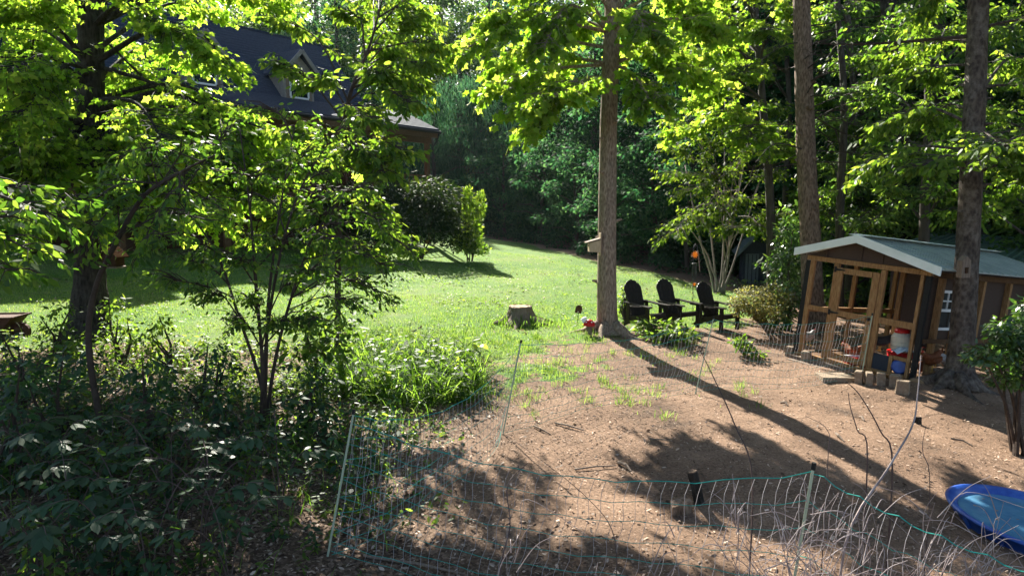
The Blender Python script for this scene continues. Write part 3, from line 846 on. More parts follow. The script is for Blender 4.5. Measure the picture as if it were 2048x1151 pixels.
    bb = bagm.build('plastic_bag', M['bag'])
    bb.location = K(1.86, .12, .46)
    tag(bb, 'crumpled pale plastic bag on the coop rail below the feeder', 'bag')
    # cinder blocks under the coop, each its own thing
    blocks = [((1718, 765), 12.2, 'small tan concrete block at the left end of the coop base row', .22), ((1737, 768), 12.1, 'second tan concrete block beside the first under the coop door corner', .2),
              ((1762, 768), 12.15, 'pale upright concrete block under the middle of the coop sill', .25), ((1790, 772), 12.1, 'wide concrete block under the blue barrel bay', .3),
              ((1797, 785), 11.5, 'front concrete block at the right corner post of coop', .2), ((1811, 787), 11.45, 'concrete block touching the black corner post at coop right', .2),
              ((1578, 712), 13.3, 'brown concrete block under the left corner of the coop', .25), ((1612, 722), 13.1, 'concrete block under the coop just left of the door', .3)]
    for (u, v), d, lab, wd in blocks:
        p, dd = on_ground(u, v)
        hh = .21 if wd < .24 else .2
        me = MB().box((0, 0, hh / 2 - .015), (wd * .5, .15, hh)).box((0, 0, hh - .012), (wd * .42, .12, .012)).mesh('concrete_block', M['block'])
        o = tag(link('concrete_block', me), lab, 'concrete block', 'concrete blocks under the coop')
        o.location = p; o.rotation_euler = (R(random.uniform(-4, 4)), R(random.uniform(-3, 5)), R(random.uniform(-40, -20)))
    pv = MB().prism([(-.26, -.16, 0), (.28, -.2, 0), (.24, .17, 0), (-.24, .2, 0)], (0, 0, -.03), (0, 0, .045)).build('paving_slab', M['block'])
    pv.location = on_ground(1668, 757)[0] + Vector((0, 0, .02)); tag(pv, 'flat pale concrete slab lying on soil in front of coop netting', 'paving slab', None, 'thing')
    rp = on_ground(1625, 722)[0]
    ramp_ = thing('nest_ramp', 'low timber step and board stack along the foot of coop door', 'wooden step', K(.55, -.14, .0))
    MB().bar(K(.02, -.16, -.02), K(1.25, -.16, -.02), .12, .14, C).build('beam', M['weathered'], ramp_, K(.55, -.14, .0))
    MB().bar(K(.1, -.34, -.06), K(.95, -.34, -.06), .14, .1, C).build('step_board', M['weathered'], ramp_, K(.55, -.14, .0))
    # logs
    for (u, v, d, r, L, lab) in ((1833, 775, 11.2, .17, 1.0, 'thick cut log with pale sawn end lying under the coop right side'), (1862, 748, 11.6, .10, .8, 'thinner cut log resting on the thick log beside coop')):
        p = at(u, v, d); ax = Vector((.86, .5, -.02)).normalized()
        lg = thing('cut_log', lab, 'log', p, 0, 'cut logs beside the coop')
        MB().tube([Vector(), ax * L * .5, ax * L], [r, r * 1.04, r * .98], 14, jag=.04, seed=int(r * 100)).build('bark', M['bark_red'], lg, sm=True)
        MB().tube([ax * -.006, ax * .012], r * .93, 14).build('sawn_end', M['endgrain'], lg)
    return K, w


K, COOP_W = make_coop()


def hen(name_mat, loc, rz, label, scale=1.0, peck=False):
    t = thing('hen', label, 'hen', loc, rz, 'hens around the coop')
    hd = (.20, .30) if not peck else (.24, .06)
    spine = [(-.22, .33, .012, .03), (-.19, .30, .03, .06), (-.14, .25, .06, .085), (-.06, .21, .09, .10), (.03, .20, .095, .10), (.10, .22, .07, .085),
             (.15, (.22 + hd[1]) / 2 + .03, .042, .05), (hd[0] - .02, hd[1] + .01, .028, .03), (hd[0] + .01, hd[1] + .02, .028, .028), (hd[0] + .035, hd[1] + .01, .012, .014)]
    vs, fs, n = [], [], 12
    for i, (x, z, ry, rz_) in enumerate(spine):
        for k in range(n):
            a = 2 * math.pi * k / n
            tilt = 0.6 * math.sin(a) * rz_ * (-.6 if 4 < i < 8 else .3)
            vs.append((x + tilt * .6, math.cos(a) * ry, z + math.sin(a) * rz_))
    for i in range(len(spine) - 1):
        for k in range(n): fs.append((i * n + k, i * n + (k + 1) % n, (i + 1) * n + (k + 1) % n, (i + 1) * n + k))
    fs += [tuple(range(n)), tuple((len(spine) - 1) * n + k for k in range(n))]
    MB().add(vs, fs).build('body', M[name_mat], t, sm=True)
    for s in (-1, 1):
        MB().prism([(-.14, s * .088, .27), (.06, s * .095, .25), (.08, s * .092, .19), (-.05, s * .098, .15), (-.16, s * .08, .2)], (0, -.01, 0), (0, .01, 0)).build('wing', M[name_mat], t)
        MB().tube([(0, s * .04, .13), (.01, s * .04, .06), (0, s * .04, .0)], [.014, .009, .008], 6).tube([(0, s * .04, .005), (.05, s * .055, .005)], .006, 5).tube([(0, s * .04, .005), (.05, s * .03, .005)], .006, 5).build('leg', M['leg_yellow'], t)
    for k in range(4):
        MB().prism([(-.18, -.015 + k * .01, .28), (-.30 + .02 * k, -.02 + k * .013, .40 - .02 * k), (-.25, -.02 + k * .013, .30)], (0, -.004, 0), (0, .004, 0)).build('tail_feather', M[name_mat], t)
    x, z = hd
    MB().prism([(x - .02, 0, z + .035), (x - .012, 0, z + .065), (x, 0, z + .048), (x + .008, 0, z + .068), (x + .018, 0, z + .048), (x + .03, 0, z + .052), (x + .03, 0, z + .03)], (0, -.006, 0), (0, .006, 0)).build('comb', M['comb'], t)
    MB().tube([(x + .03, 0, z + .012), (x + .062, 0, z + .004)], [.010, .002], 6).build('beak', M['leg_yellow'], t)
    MB().lathe([(.004, 0), (.011, -.012), (.009, -.026), (.002, -.03)], 8, (x + .03, 0, z - .004)).build('wattle', M['comb'], t)
    t.scale = (scale,) * 3
    return t


hen('hen_brown', at(1860, 742, 11.5), R(200), 'rusty brown hen with bright red comb beside the black corner post', 1.0)
hen('hen_dark', at(1872, 735, 12.2), R(150), 'black hen standing behind the rusty brown hen', 1.0)
hen('hen_white', at(1895, 745, 11.9), R(20), 'grey speckled hen between the coop stud and the right tree', 1.05)
hen('hen_brown', at(1842, 752, 11.9), R(60), 'brown hen with head down near the sawn logs', .85, True)
hen('hen_dark', K(1.42, .22, .44), R(170), 'dark hen perched on the low board right of the coop door', .85)
hen('hen_white', on_ground(1612, 705)[0] + Vector((.1, .15, .12)), R(30), 'speckled hen inside the run near its left post', .9)
hen('hen_brown', K(.85, .4, .10), R(120), 'brown hen seen through the lower opening of the coop door', .95)
rf = thing('red_feed_trough', 'low red feed trough on floor behind the coop door', 'feed trough', K(1.05, .25, .12))
MB().hexa([Vector(q) for q in ((-.22, -.07, 0), (.22, -.07, 0), (.22, .07, 0), (-.22, .07, 0), (-.25, -.1, .10), (.25, -.1, .10), (.25, .1, .10), (-.25, .1, .10))]).build('tray', M['red'], rf)
MB().bar((-.25, 0, .14), (.25, 0, .14), .03, .03).bar((-.24, 0, .08), (-.24, 0, .15), .03, .03).bar((.24, 0, .08), (.24, 0, .15), .03, .03).build('rail', M['white'], rf)


def make_back_shed():
    p0 = at(1800, 560, 17.5)
    O = G(p0.x, p0.y)
    root = thing('metal_roof_shed', 'larger shed behind the coop with a streaked green metal roof', 'shed', O)
    a = at(1700, 497, 17.0); rl = at(1866, 466, 19.0); rr = at(2330, 500, 17.5); el = at(1790, 492, 16.6); er = at(2300, 560, 14.6)
    bk = rl + (rl - el) * 1.0; bk.z = el.z; bkr = rr + (rr - er); bkr.z = er.z
    n = 10
    roof = MB().tube([rl, rr], .06, 6).build('roof', M['tin_green'], root, O)
    for i in range(n):
        t0, t1 = i / n, (i + 1) / n - .004
        p, q, r_, s_ = rl.lerp(rr, t0), rl.lerp(rr, t1), el.lerp(er, t1), el.lerp(er, t0)
        up = Vector((0, 0, .025))
        mb = MB().hexa([p, s_, r_, q, p + up, s_ + up, r_ + up, q + up])
        for j in range(3):
            f = (j + .5) / 3
            mb.bar(p.lerp(q, f) + up * 1.6, s_.lerp(r_, f) + up * 1.6, .05, .035)
        mb.build('roof_panel', M['tin_green'], roof, O)
        p2, q2 = bk.lerp(bkr, t0), bk.lerp(bkr, t1)
        MB().hexa([p, p2, q2, q, p + up, p2 + up, q2 + up, q + up]).build('roof_panel', M['tin_green'], roof, O)
    dn = Vector((0, 0, -.06))
    e1, e2 = el + (rl - el) * .08 + dn, er + (rr - er) * .08 + dn
    z0 = float(gz(e1.x, e1.y)) - .3
    MB().hexa([Vector((e1.x, e1.y, z0)), Vector((e2.x, e2.y, z0)), Vector((e2.x - .0, e2.y + .1, z0)), Vector((e1.x, e1.y + .1, z0)), e1, e2, e2 + Vector((0, .1, 0)), e1 + Vector((0, .1, 0))]).build('wall', M['coop_brown'], root, O)
    g = [Vector((el.x, el.y + .2, z0)), Vector((bk.x, bk.y - .2, z0)), bk + dn * 2 - Vector((0, .2, 0)), rl + dn * 2, el + dn * 2 + Vector((0, .2, 0))]
    MB().prism(g, (0.05, 0, 0), (.12, 0, 0)).build('wall', M['coop_brown'], root, O)
    MB().bar(el + dn * 1.4, er + dn * 1.4, .04, .14).build('fascia', M['lumber_dark'], root, O)


make_back_shed()


def make_dark_shed():
    p, d = on_ground(1505, 596)
    d = 25.0
    p = G(at(1522, 590, d).x, at(1522, 590, d).y)
    root = thing('dark_playhouse', 'small dark blue gabled playhouse at the edge of the woods behind the azalea', 'playhouse', p, R(-14))
    w, dp, h, r = 1.35, 1.5, 1.35, 2.05
    MB().prism([(-w / 2, 0, -.1), (w / 2, 0, -.1), (w / 2, 0, h), (0, 0, r - .08), (-w / 2, 0, h)], (0, 0, 0), (0, dp, 0)).build('wall', M['navy'], root)
    for s in (-1, 1):
        e, q = Vector((s * (w / 2 + .28), -.3, h - .32)), Vector((0, -.3, r))
        MB().prism([e, q, q + Vector((0, 0, .05)), e + Vector((0, 0, .05))], (0, 0, 0), (0, dp + .6, 0)).build('roof', M['tin_blue'], root)
        MB().bar(e + Vector((0, -.02, -.03)), q + Vector((0, -.02, -.03)), .03, .1).build('rake_board', M['tin_blue'], root)
    MB().box((0, -.3, r + .02), (.12, .1, .1)).build('ridge_ornament', M['white'], root)
    dr = MB().box((-.36, -.03, .5), (.45, .04, 1.15)).build('door', M['tin_blue'], root)
    for k in range(3): MB().box((-.5 + k * .14, -.06, .5), (.03, .02, 1.1)).build('batten', M['navy'], dr)
    MB().lathe([(.01, -.02), (.03, 0), (.01, .02)], 8, (-.1, -.08, .62)).build('knob', M['white'], dr)
    wf = MB().box((.36, -.02, .75), (.42, .04, .5)).build('window', M['tin_blue'], root)
    MB().box((.36, -.05, .75), (.34, .02, .42)).build('pane', M['glass'], wf)
    ln = MB().box((.3, -.10, 1.22), (.05, .05, .09)).build('porch_lamp', M['white'], root)


make_dark_shed()


# ------------------------------------------------------------------ furniture and ornaments
def make_chair(loc, rz, label):
    t = thing('adirondack_chair', label, 'chair', loc, rz, 'adirondack chairs on the lawn edge')
    m = M['chair']
    n = Vector((0, .36, .93)).normalized()
    for k in range(5):   # back slats, fan with a rounded top
        x = (k - 2) * .105
        L = .86 - (0, .025, .12)[abs(k - 2)] + (0, .01, .04)[abs(k - 2)]
        b = Vector((x * .88, .24, .30)); tp = b + n * L + Vector((x * .18, 0, 0))
        side = Vector((1, 0, 0)); th = side.cross(n).normalized() * .011
        hw = .048
        poly = [b - side * hw * .85, b + side * hw * .85]
        for q in range(5):
            a = q / 4
            hgt = .012 * math.sin(math.pi * a)
            if k == 0: hgt += -.11 * a ** 1.6
            elif k == 4: hgt += -.11 * (1 - a) ** 1.6
            elif k == 1: hgt += -.035 * a
            elif k == 3: hgt += -.035 * (1 - a)
            poly.append(tp + side * hw * (1 - 2 * a) + n * hgt)
        MB().prism(poly, th, -th).build('back_slat', m, t)
    for k in range(6):
        a = k / 5
        c = Vector((0, -.30 + .54 * a, .375 - .10 * a))
        MB().box(c, (.54, .085, .022), Matrix.Rotation(-R(10), 3, 'X')).build('seat_slat', m, t)
    for s in (-1, 1):
        MB().box((s * .30, -.33, .275), (.035, .10, .55)).build('front_leg', m, t)
        MB().prism([(s * .27, -.35, .30), (s * .27, -.35, .41), (s * .27, .20, .30), (s * .27, .62, .05), (s * .27, .62, 0), (s * .27, .50, 0), (s * .27, .15, .18)], (-.016, 0, 0), (.016, 0, 0)).build('side_rail', m, t)
        MB().box((s * .30, .30, .42), (.03, .09, .42)).build('back_support', m, t)
        arm = MB().prism([(s * .30 - .07, -.42, .56), (s * .30 + .05, -.44, .56), (s * .30 + .085, -.38, .56), (s * .30 + .075, -.05, .57), (s * .30 + .03, .42, .60), (s * .30 - .03, .42, .60), (s * .30 - .065, -.05, .57)], (0, 0, 0), (0, 0, .026)).build('armrest', m, t)
        if s > 0:
            MB().box((s * .30 + .0, -.2, .545), (.05, .2, .03)).build('arm_bracket', m, t)
        if s < 0:
            ring = MB(); n_ = 20; vs = []
            for rr, z in ((.12, .595), (.095, .595), (.095, .575), (.12, .575)):
                vs += [(-.47 + rr * math.cos(2 * math.pi * k / n_), -.12 + rr * 1.15 * math.sin(2 * math.pi * k / n_), z) for k in range(n_)]
            fs = [(r_ * n_ + k, r_ * n_ + (k + 1) % n_, ((r_ + 1) % 4) * n_ + (k + 1) % n_, ((r_ + 1) % 4) * n_ + k) for r_ in range(4) for k in range(n_)]
            ring.add(vs, fs).bar((-.57, -.12, .585), (-.37, -.12, .585), .025, .012)
            ring.build('cup_holder', m, t)
    MB().box((0, -.36, .35), (.54, .025, .10)).build('front_apron', m, t)
    MB().box((0, .36, .57), (.62, .03, .07)).build('back_brace', m, t)
    MB().box((0, .26, .30), (.52, .03, .08)).build('back_brace', m, t)
    return t


for (u, v, lab, rz) in ((1292, 657, 'dark adirondack chair nearest the tall trunk, with a ring cup holder', 34), (1356, 653, 'middle dark adirondack chair of the row of three', 33), (1436, 657, 'dark adirondack chair at the azalea end of the row of three', 34)):
    p, d = on_ground(u, v)
    make_chair(p, R(rz), lab).scale = (.93,) * 3


def make_stump():
    p, d = on_ground(1040, 645)
    t = thing('tree_stump', 'weathered grey brown tree stump with split top on the lawn', 'stump', p)
    n = 26; rg = random.Random(4); vs, fs = [], []
    lev = [(-.05, .46), (.04, .40), (.14, .31), (.28, .26), (.37, .255), (.385, .22)]
    lob = [.09 * math.sin(3 * a + 1) + .06 * math.sin(5 * a) for a in [2 * math.pi * k / n for k in range(n)]]
    for i, (z, r) in enumerate(lev):
        for k in range(n):
            a = 2 * math.pi * k / n
            rr = r * (1 + lob[k] * (3.2 if i < 2 else (1.4 if i == 2 else .7)) + rg.uniform(-.03, .03))
            vs.append((rr * math.cos(a), rr * math.sin(a), z + (rg.uniform(-.015, .012) if i > 3 else 0)))
    for i in range(len(lev) - 1):
        for k in range(n): fs.append((i * n + k, i * n + (k + 1) % n, (i + 1) * n + (k + 1) % n, (i + 1) * n + k))
    MB().add(vs, fs).build('bark', M['weathered'], t)
    MB().lathe([(.235, .36), (.24, .375), (.14, .368), (.03, .36)], 22).build('cut_top', M['endgrain'], t)
    for a in (200, 262, 330, 20):
        c, s = math.cos(R(a)), math.sin(R(a))
        MB().tube([(c * .25, s * .25, .14), (c * .42, s * .42, .05), (c * .66, s * .62, .0), (c * .8, s * .78, -.04)], [.09, .07, .045, .02], 7, jag=.1, seed=a).build('root', M['weathered'], t)


make_stump()


def make_birdhouses():
    p = at(1189, 491, 13.95)
    t = thing('birdhouse', 'pale wooden birdhouse with sloping roof on the middle trunk', 'birdhouse', p, R(4))
    MB().prism([(-.12, -.1, -.12), (.10, -.1, -.13), (.10, -.1, .12), (-.12, -.1, .06)], (0, 0, 0), (0, .2, 0)).build('box', M['birdwood'], t)
    MB().prism([(-.19, -.13, .055), (.10, -.13, .135), (.10, -.13, .155), (-.19, -.13, .075)], (0, 0, 0), (0, .26, 0)).build('roof', M['weathered'], t)
    MB().box((.115, 0, .03), (.022, .16, .46)).build('back_board', M['birdwood'], t)
    MB().lathe([(.022, 0), (.022, .006)], 12, (-.122, 0, .0), axis=Matrix.Rotation(-R(90), 3, 'Y')).build('entrance_hole', M['black'], t)
    p = at(226, 518, 11.25)
    t = thing('birdhouse', 'dark gabled birdhouse on a ledge at the right side of left trunk', 'birdhouse', p, R(-12))
    MB().prism([(-.12, -.1, -.11), (.13, -.1, -.11), (.13, -.1, .06), (.005, -.1, .17), (-.12, -.1, .06)], (0, 0, 0), (0, .2, 0)).build('box', M['house'], t)
    for s in (-1, 1):
        MB().prism([(.005 + s * .185, -.14, .025), (.005, -.14, .185), (.005, -.14, .205), (.005 + s * .19, -.14, .045)], (0, 0, 0), (0, .28, 0)).build('roof', M['house'], t)
    MB().box((.02, -.02, -.125), (.36, .3, .022)).build('floor_board', M['weathered'], t)
    p = at(1927, 533, 10.72)
    t = thing('birdhouse', 'flat weathered wooden roosting box with pointed top on the right trunk', 'birdhouse', p, R(8))
    MB().prism([(-.075, -.06, -.17), (.075, -.06, -.17), (.075, -.06, .1), (0, -.06, .17), (-.075, -.06, .1)], (0, 0, 0), (0, .11, 0)).build('box', M['weathered'], t)
    MB().box((0, -.07, -.05), (.05, .012, .09)).build('front_plate', M['house'], t)


make_birdhouses()


def make_ornaments():
    p, d = on_ground(1157, 648)
    t = thing('garden_plaque', 'dark rounded garden plaque on thin stake beside the stump', 'garden sign', p, R(-20))
    poly = [(-.09, 0, .26), (.06, 0, .25)] + [(.005 + .075 * math.cos(a), 0, .36 + .08 * math.sin(a)) for a in np.linspace(0, math.pi, 9)]
    MB().prism(poly, (0, -.01, 0), (0, .01, 0)).build('plate', M['rust'], t)
    MB().tube([(-.0, 0, .26), (-.03, 0, 0), (-.03, 0, -.1)], .005, 5).build('stake', M['metal'], t)
    MB().box((-.01, -.013, .285), (.03, .004, .015)).build('badge', M['white'], t)
    p, d = on_ground(1178, 668)
    t = thing('garden_ornament', 'small red and white toadstool garden ornament left of the middle trunk', 'ornament', p)
    MB().lathe([(.06, -.02), (.05, .08), (.055, .16), (.04, .2)], 12).build('stem', M['weathered'], t)
    MB().lathe([(.03, .17), (.12, .18), (.11, .24), (.06, .29), (.01, .305)], 14).build('cap', M['red'], t)
    for k in range(5):
        a = k * 1.3
        MB().lathe([(.018, -.004), (.015, .01), (.003, .014)], 8, (.085 * math.cos(a), .085 * math.sin(a), .255)).build('spot', M['white'], t)
    MB().prism([(-.12, 0, .22), (-.04, .0, .26), (-.06, 0, .36), (-.13, 0, .34), (-.17, 0, .30)], (0, -.015, 0), (0, .015, 0)).build('white_wing', M['white'], t)
    # wind chime on a shepherd hook
    d = 16.4
    b = at(1386, 640, d); b = G(b.x, b.y)
    t = thing('wind_chime', 'amber sun wind chime hanging on thin dark hook behind the chairs', 'wind chime', b)
    o = b

    def q(u, v): return at(u, v, d) - o
    MB().tube([Vector((0, 0, -.15)), q(1386, 590), q(1386, 505)], .008, 6).tube([q(1386, 505), q(1387, 494), q(1391, 488), q(1395, 494), q(1394, 500)], .007, 6).build('hook', M['metal'], t)
    ctr = q(1390, 509)
    sb = MB()
    for k in range(12):
        a = 2 * math.pi * k / 12
        sb.prism([ctr + Vector((math.cos(a - .2) * .055, 0, math.sin(a - .2) * .055)), ctr + Vector((math.cos(a + .2) * .055, 0, math.sin(a + .2) * .055)), ctr + Vector((math.cos(a) * .10, 0, math.sin(a) * .10))], (0, -.008, 0), (0, .008, 0))
    sb.build('sun_rays', M['amber'], t)
    MB().lathe([(.05, -.012), (.058, 0), (.05, .012)], 16, ctr, axis=Matrix.Rotation(R(90), 3, 'X')).build('sun_disc', M['amber'], t)
    MB().lathe([(.05, -.015), (.065, 0), (.05, .02)], 14, q(1389, 527)).build('ring', M['metal'], t)
    for k in range(5):
        a = k * 1.256
        c = q(1389, 530) + Vector((.05 * math.cos(a), .05 * math.sin(a), 0))
        MB().tube([c, c - Vector((0, 0, .30 + .05 * (k % 3)))], .009, 6).build('chime_tube', M['metal'], t)
    MB().tube([q(1389, 528), q(1388.5, 565)], .004, 4).build('cord', M['metal'], t)
    c = q(1388.5, 568); sb = MB()
    for k in range(10):
        a = 2 * math.pi * k / 10
        sb.prism([c + Vector((math.cos(a - .25) * .028, 0, math.sin(a - .25) * .028)), c + Vector((math.cos(a + .25) * .028, 0, math.sin(a + .25) * .028)), c + Vector((math.cos(a) * .055, 0, math.sin(a) * .055))], (0, -.006, 0), (0, .006, 0))
    sb.lathe([(.025, -.008), (.03, 0), (.025, .008)], 12, c, axis=Matrix.Rotation(R(90), 3, 'X')).build('pendant', M['amber'], t)
    MB().tube([q(1396, 500), q(1400, 543)], .012, 5).build('wooden_rod', M['weathered'], t)
    # rusty trough at the left edge
    p, d = on_ground(-12, 668)
    t = thing('wheelbarrow', 'rusty old wheelbarrow tray among weeds at the left edge', 'wheelbarrow', p + Vector((0, 0, -.12)), R(6))
    MB().prism([(-.7, -.25, .22), (.28, -.25, .24), (.44, -.25, .42), (-.8, -.25, .42)], (0, 0, 0), (0, .5, 0)).build('tray', M['rust'], t)
    MB().bar((-.82, -.27, .43), (.46, -.27, .43), .03, .03).bar((-.82, .27, .43), (.46, .27, .43), .03, .03).bar((.46, -.27, .43), (.46, .27, .43), .03, .03).build('rim', M['rust'], t)
    MB().lathe([(.10, -.04), (.16, -.03), (.16, .03), (.10, .04)], 18, (.42, 0, .16), axis=Matrix.Rotation(R(90), 3, 'X')).build('wheel', M['rust'], t)
    for s in (-1, 1):
        MB().tube([(.45, s * .06, .16), (-.3, s * .22, .22), (-1.2, s * .27, .42)], .018, 6).build('handle', M['rust'], t)
        MB().tube([(-.45, s * .22, .22), (-.5, s * .24, 0)], .015, 6).build('leg', M['rust'], t)
    p, d = on_ground(75, 805)
    o = MB().prism([(-.26, -.1, 0), (.24, -.12, 0), (.28, .06, 0), (-.2, .12, 0)], (0, 0, 0), (0, 0, .03)).build('grey_board', M['weathered'])
    o.location = p + Vector((0, 0, .18)); o.rotation_euler = (R(8), R(10), R(-8)); tag(o, 'short grey weathered board lying in the brambles at the left', 'board')


make_ornaments()


def make_pool():
    c = G(4.82, 5.96, -.03)
    t = thing('paddling_pool', 'round blue plastic paddling pool with water at the right edge', 'paddling pool', c)
    t.rotation_euler = (R(2), R(6), 0); t.scale = (.93,) * 3
    h = .15
    MB().lathe([(.60, -.04), (.66, .02), (.72, h - .02), (.79, h), (.80, h + .02), (.76, h + .035), (.71, h + .01), (.64, .05), (.58, .03), (.02, .025)], 48).build('basin', M['blue'], t, sm=True)
    n = 48; r = .675
    vs = [(r * math.cos(2 * math.pi * k / n), r * math.sin(2 * math.pi * k / n), .12) for k in range(n)]
    MB().add(vs, [tuple(range(n))]).build('water', M['water'], t)
    for k in range(16):
        a = random.uniform(0, 6.28); rr = random.uniform(.1, .6)
        fl = leaves_mesh('floating_leaf', np.array([[rr * math.cos(a), rr * math.sin(a), .126]]), np.array([[math.cos(k), math.sin(k), .02]]), np.array([[0, 0, 1.0]]), [random.uniform(.04, .08)], T_OVATE, M['litter'])
        link('floating_leaf', fl, t)
    for k in range(12):
        a = 2 * math.pi * k / 12
        MB().tube([(.67 * math.cos(a), .67 * math.sin(a), .02), (.735 * math.cos(a), .735 * math.sin(a), h - .03)], .018, 6).build('rib', M['blue'], t)


make_pool()


# ------------------------------------------------------------------ poultry netting
def net_panel(root, O, a0, a1, b0, b1, sag, nst, nrow=9, seed=0, wav=.012, bunch=0.0):
    """Netting between two posts: a0/b0 bottom ends, a1/b1 top ends. Strands run along, wavy stays run up."""
    rg = random.Random(seed)
    a0, a1, b0, b1 = Vector(a0), Vector(a1), Vector(b0), Vector(b1)

    def pt(s, t):
        lo, hi = a0.lerp(b0, s), a1.lerp(b1, s)
        gl = float(gz(lo.x, lo.y)) + .02
        lo = Vector((lo.x, lo.y, max(gl, lo.z - .04)))
        p = lo.lerp(hi, t)
        k = 4 * s * (1 - s)
        p.z -= sag * k * t
        nrm = (b0 - a0).cross(Vector((0, 0, 1))).normalized()
        p += nrm * (.05 * math.sin(s * 9 + seed) * (1 - t) + bunch * k * (1 - t))
        p.z = max(p.z, float(gz(p.x, p.y)) + .015)
        return p
    rows = [(i / (nrow - 1)) ** 1.25 for i in range(nrow)]
    for t in rows:
        ph = rg.uniform(0, 6)
        mb = MB()
        mb.tube([pt(s, max(0, t + .012 * math.sin(s * 40 + ph))) for s in np.linspace(0, 1, 20)], .0034 if t > .99 else .0022, 4)
        mb.build('strand', M['teal'], root, O)
    for i in range(nst):
        s = (i + .5) / nst + rg.uniform(-.15, .15) / nst
        ph = rg.uniform(-.5, .5)
        ln = (b0 - a0).normalized()
        pts = [pt(s, t) + ln * (wav * math.sin(t * 20 + ph) + .012 * math.sin(t * 3 + ph)) for t in np.linspace(0, 1, 12)]
        MB().tube(pts, .0018, 3).build('stay', M['stay'], root, O)


def post(root, O, b, t, r=.009):
    b, t = Vector(b), Vector(t)
    e = b + (t - b) * 1.03
    MB().tube([b - (t - b) * .08, b.lerp(t, .5), e], [r, r, r], 8).build('post', M['post'], root, O)
    MB().tube([e - (e - b) * .015, e + (e - b) * .02], r * 1.6, 8).build('post_cap', M['black'], root, O)


def make_fences():
    P1b, d1 = on_ground(655, 1113); P1t = at(706, 832, d1 + .0)
    P2b, d2 = on_ground(1006, 866); P2t = at(1041, 688, d2 + .0)
    P3b, d3 = on_ground(1391, 786); P3t = at(1426, 640, d3 + .0)
    P4b, d4 = on_ground(1722, 757); P4t = at(1744, 632, d4 - .1)
    O = Vector(P2b)
    f = thing('netting_fence', 'teal and white poultry netting running from the near left post back to coop', 'netting fence', O)
    for b, t in ((P1b, P1t), (P2b, P2t), (P3b, P3t), (P4b, P4t)):
        post(f, O, b, t)
    net_panel(f, O, P1b, P1t, P2b, P2t, .33, 36, 9, 1, wav=.006, bunch=.25)
    net_panel(f, O, P2b, P2t, P3b, P3t, .12, 44, 9, 2)
    net_panel(f, O, P3b, P3t, P4b, P4t, .10, 44, 9, 3)
    P5t = at(1625, 944, 4.15); P5b = G(at(1590, 1250, 4.15).x - .02, P5t.y + .02)
    P6t = at(2190, 1190, 3.15); P6b = G(P6t.x - .08, P6t.y)
    O = Vector(P5b)
    f = thing('netting_fence', 'nearest poultry netting with wavy white stays at the bottom of the view', 'netting fence', O)
    post(f, O, P5b, P5t); post(f, O, P6b, P6t)
    net_panel(f, O, P1b, P1t - Vector((0, 0, .05)), P5b, P5t, .22, 42, 9, 4)
    net_panel(f, O, P5b, P5t, P6b, P6t, .05, 18, 9, 5)


make_fences()

# ------------------------------------------------------------------ near trees
def trunk_pts(px, d):
    return [at(u, v, d) for u, v in px]


def left_tree():
    d = 11.5
    b, _ = on_ground(178, 700); b = at(178, 700, d); b.z = float(gz(b.x, b.y)) - .05
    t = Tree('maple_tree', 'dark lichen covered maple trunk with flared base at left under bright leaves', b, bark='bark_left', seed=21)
    px = [(178, 640), (179, 560), (180, 480), (180, 400), (181, 200), (182, 0), (184, -300), (186, -700)]
    t.trunk([b] + trunk_pts(px, d), [.44, .33, .25, .225, .21, .205, .20, .18, .12], 18, .07)
    t.stubs(6, 1.5, 6)
    sp = [(20, (-150, -100, 10)), (120, (40, 20, 10)), (180, (10, 150, 9.5)), (200, (-90, 90, 12)), (240, (30, 300, 10)), (60, (340, 60, 10.5)), (40, (430, -60, 12)),
          (120, (440, 120, 11)), (200, (500, 250, 11.5)), (270, (430, 330, 10.5)), (290, (50, 380, 10)), (60, (560, 10, 12.5)), (-60, (300, -150, 10)), (-150, (560, -110, 12)),
          (210, (330, 290, 9.5)), (-100, (50, -200, 9.5)), (30, (50, -40, 9.5)), (150, (40, 230, 9.5)), (160, (300, 190, 12.8)), (130, (60, 110, 13.2)), (250, (40, 350, 10)), (230, (390, 200, 13)),
          (60, (250, -30, 13.5)), (10, (-20, 40, 13.5)), (280, (300, 370, 10.5)), (260, (-40, 220, 11)), (270, (-60, 330, 10)), (250, (520, 350, 11))]
    ends(t, d, sp, r0=.05, twigs=54, tl=(.45, 1.15), size=.108, lpt=15, begin=.32)
    back = [(120, (500, 260, 11.5)), (200, (640, 300, 11)), (240, (560, 330, 11)), (100, (420, 30, 15)), (180, (380, 130, 15.5)), (230, (450, 300, 10.5)), (260, (350, 330, 10.5)), (60, (520, 10, 15)),
            (270, (480, 390, 10.6)), (200, (230, 200, 15)), (150, (150, 100, 15)), (250, (60, 300, 10)), (330, (330, 450, 11)), (320, (430, 430, 11.2)), (340, (60, 460, 10.5)), (300, (250, 420, 10.5))]
    ends(t, d, back, r0=.045, twigs=36, tl=(.5, 1.2), size=.125, lpt=12, begin=.35)
    hi = [(-200, (x, v, dd)) for x, v, dd in ((-200, -350, 9), (100, -400, 8.5), (350, -420, 9), (600, -350, 10), (500, -500, 12), (50, -500, 12), (-200, -450, 13), (300, -300, 8), (-50, -280, 8))]
    ends(t, d, hi, r0=.06, twigs=26, tl=(.6, 1.4), size=.16, lpt=11, begin=.25)
    t.done()


left_tree()


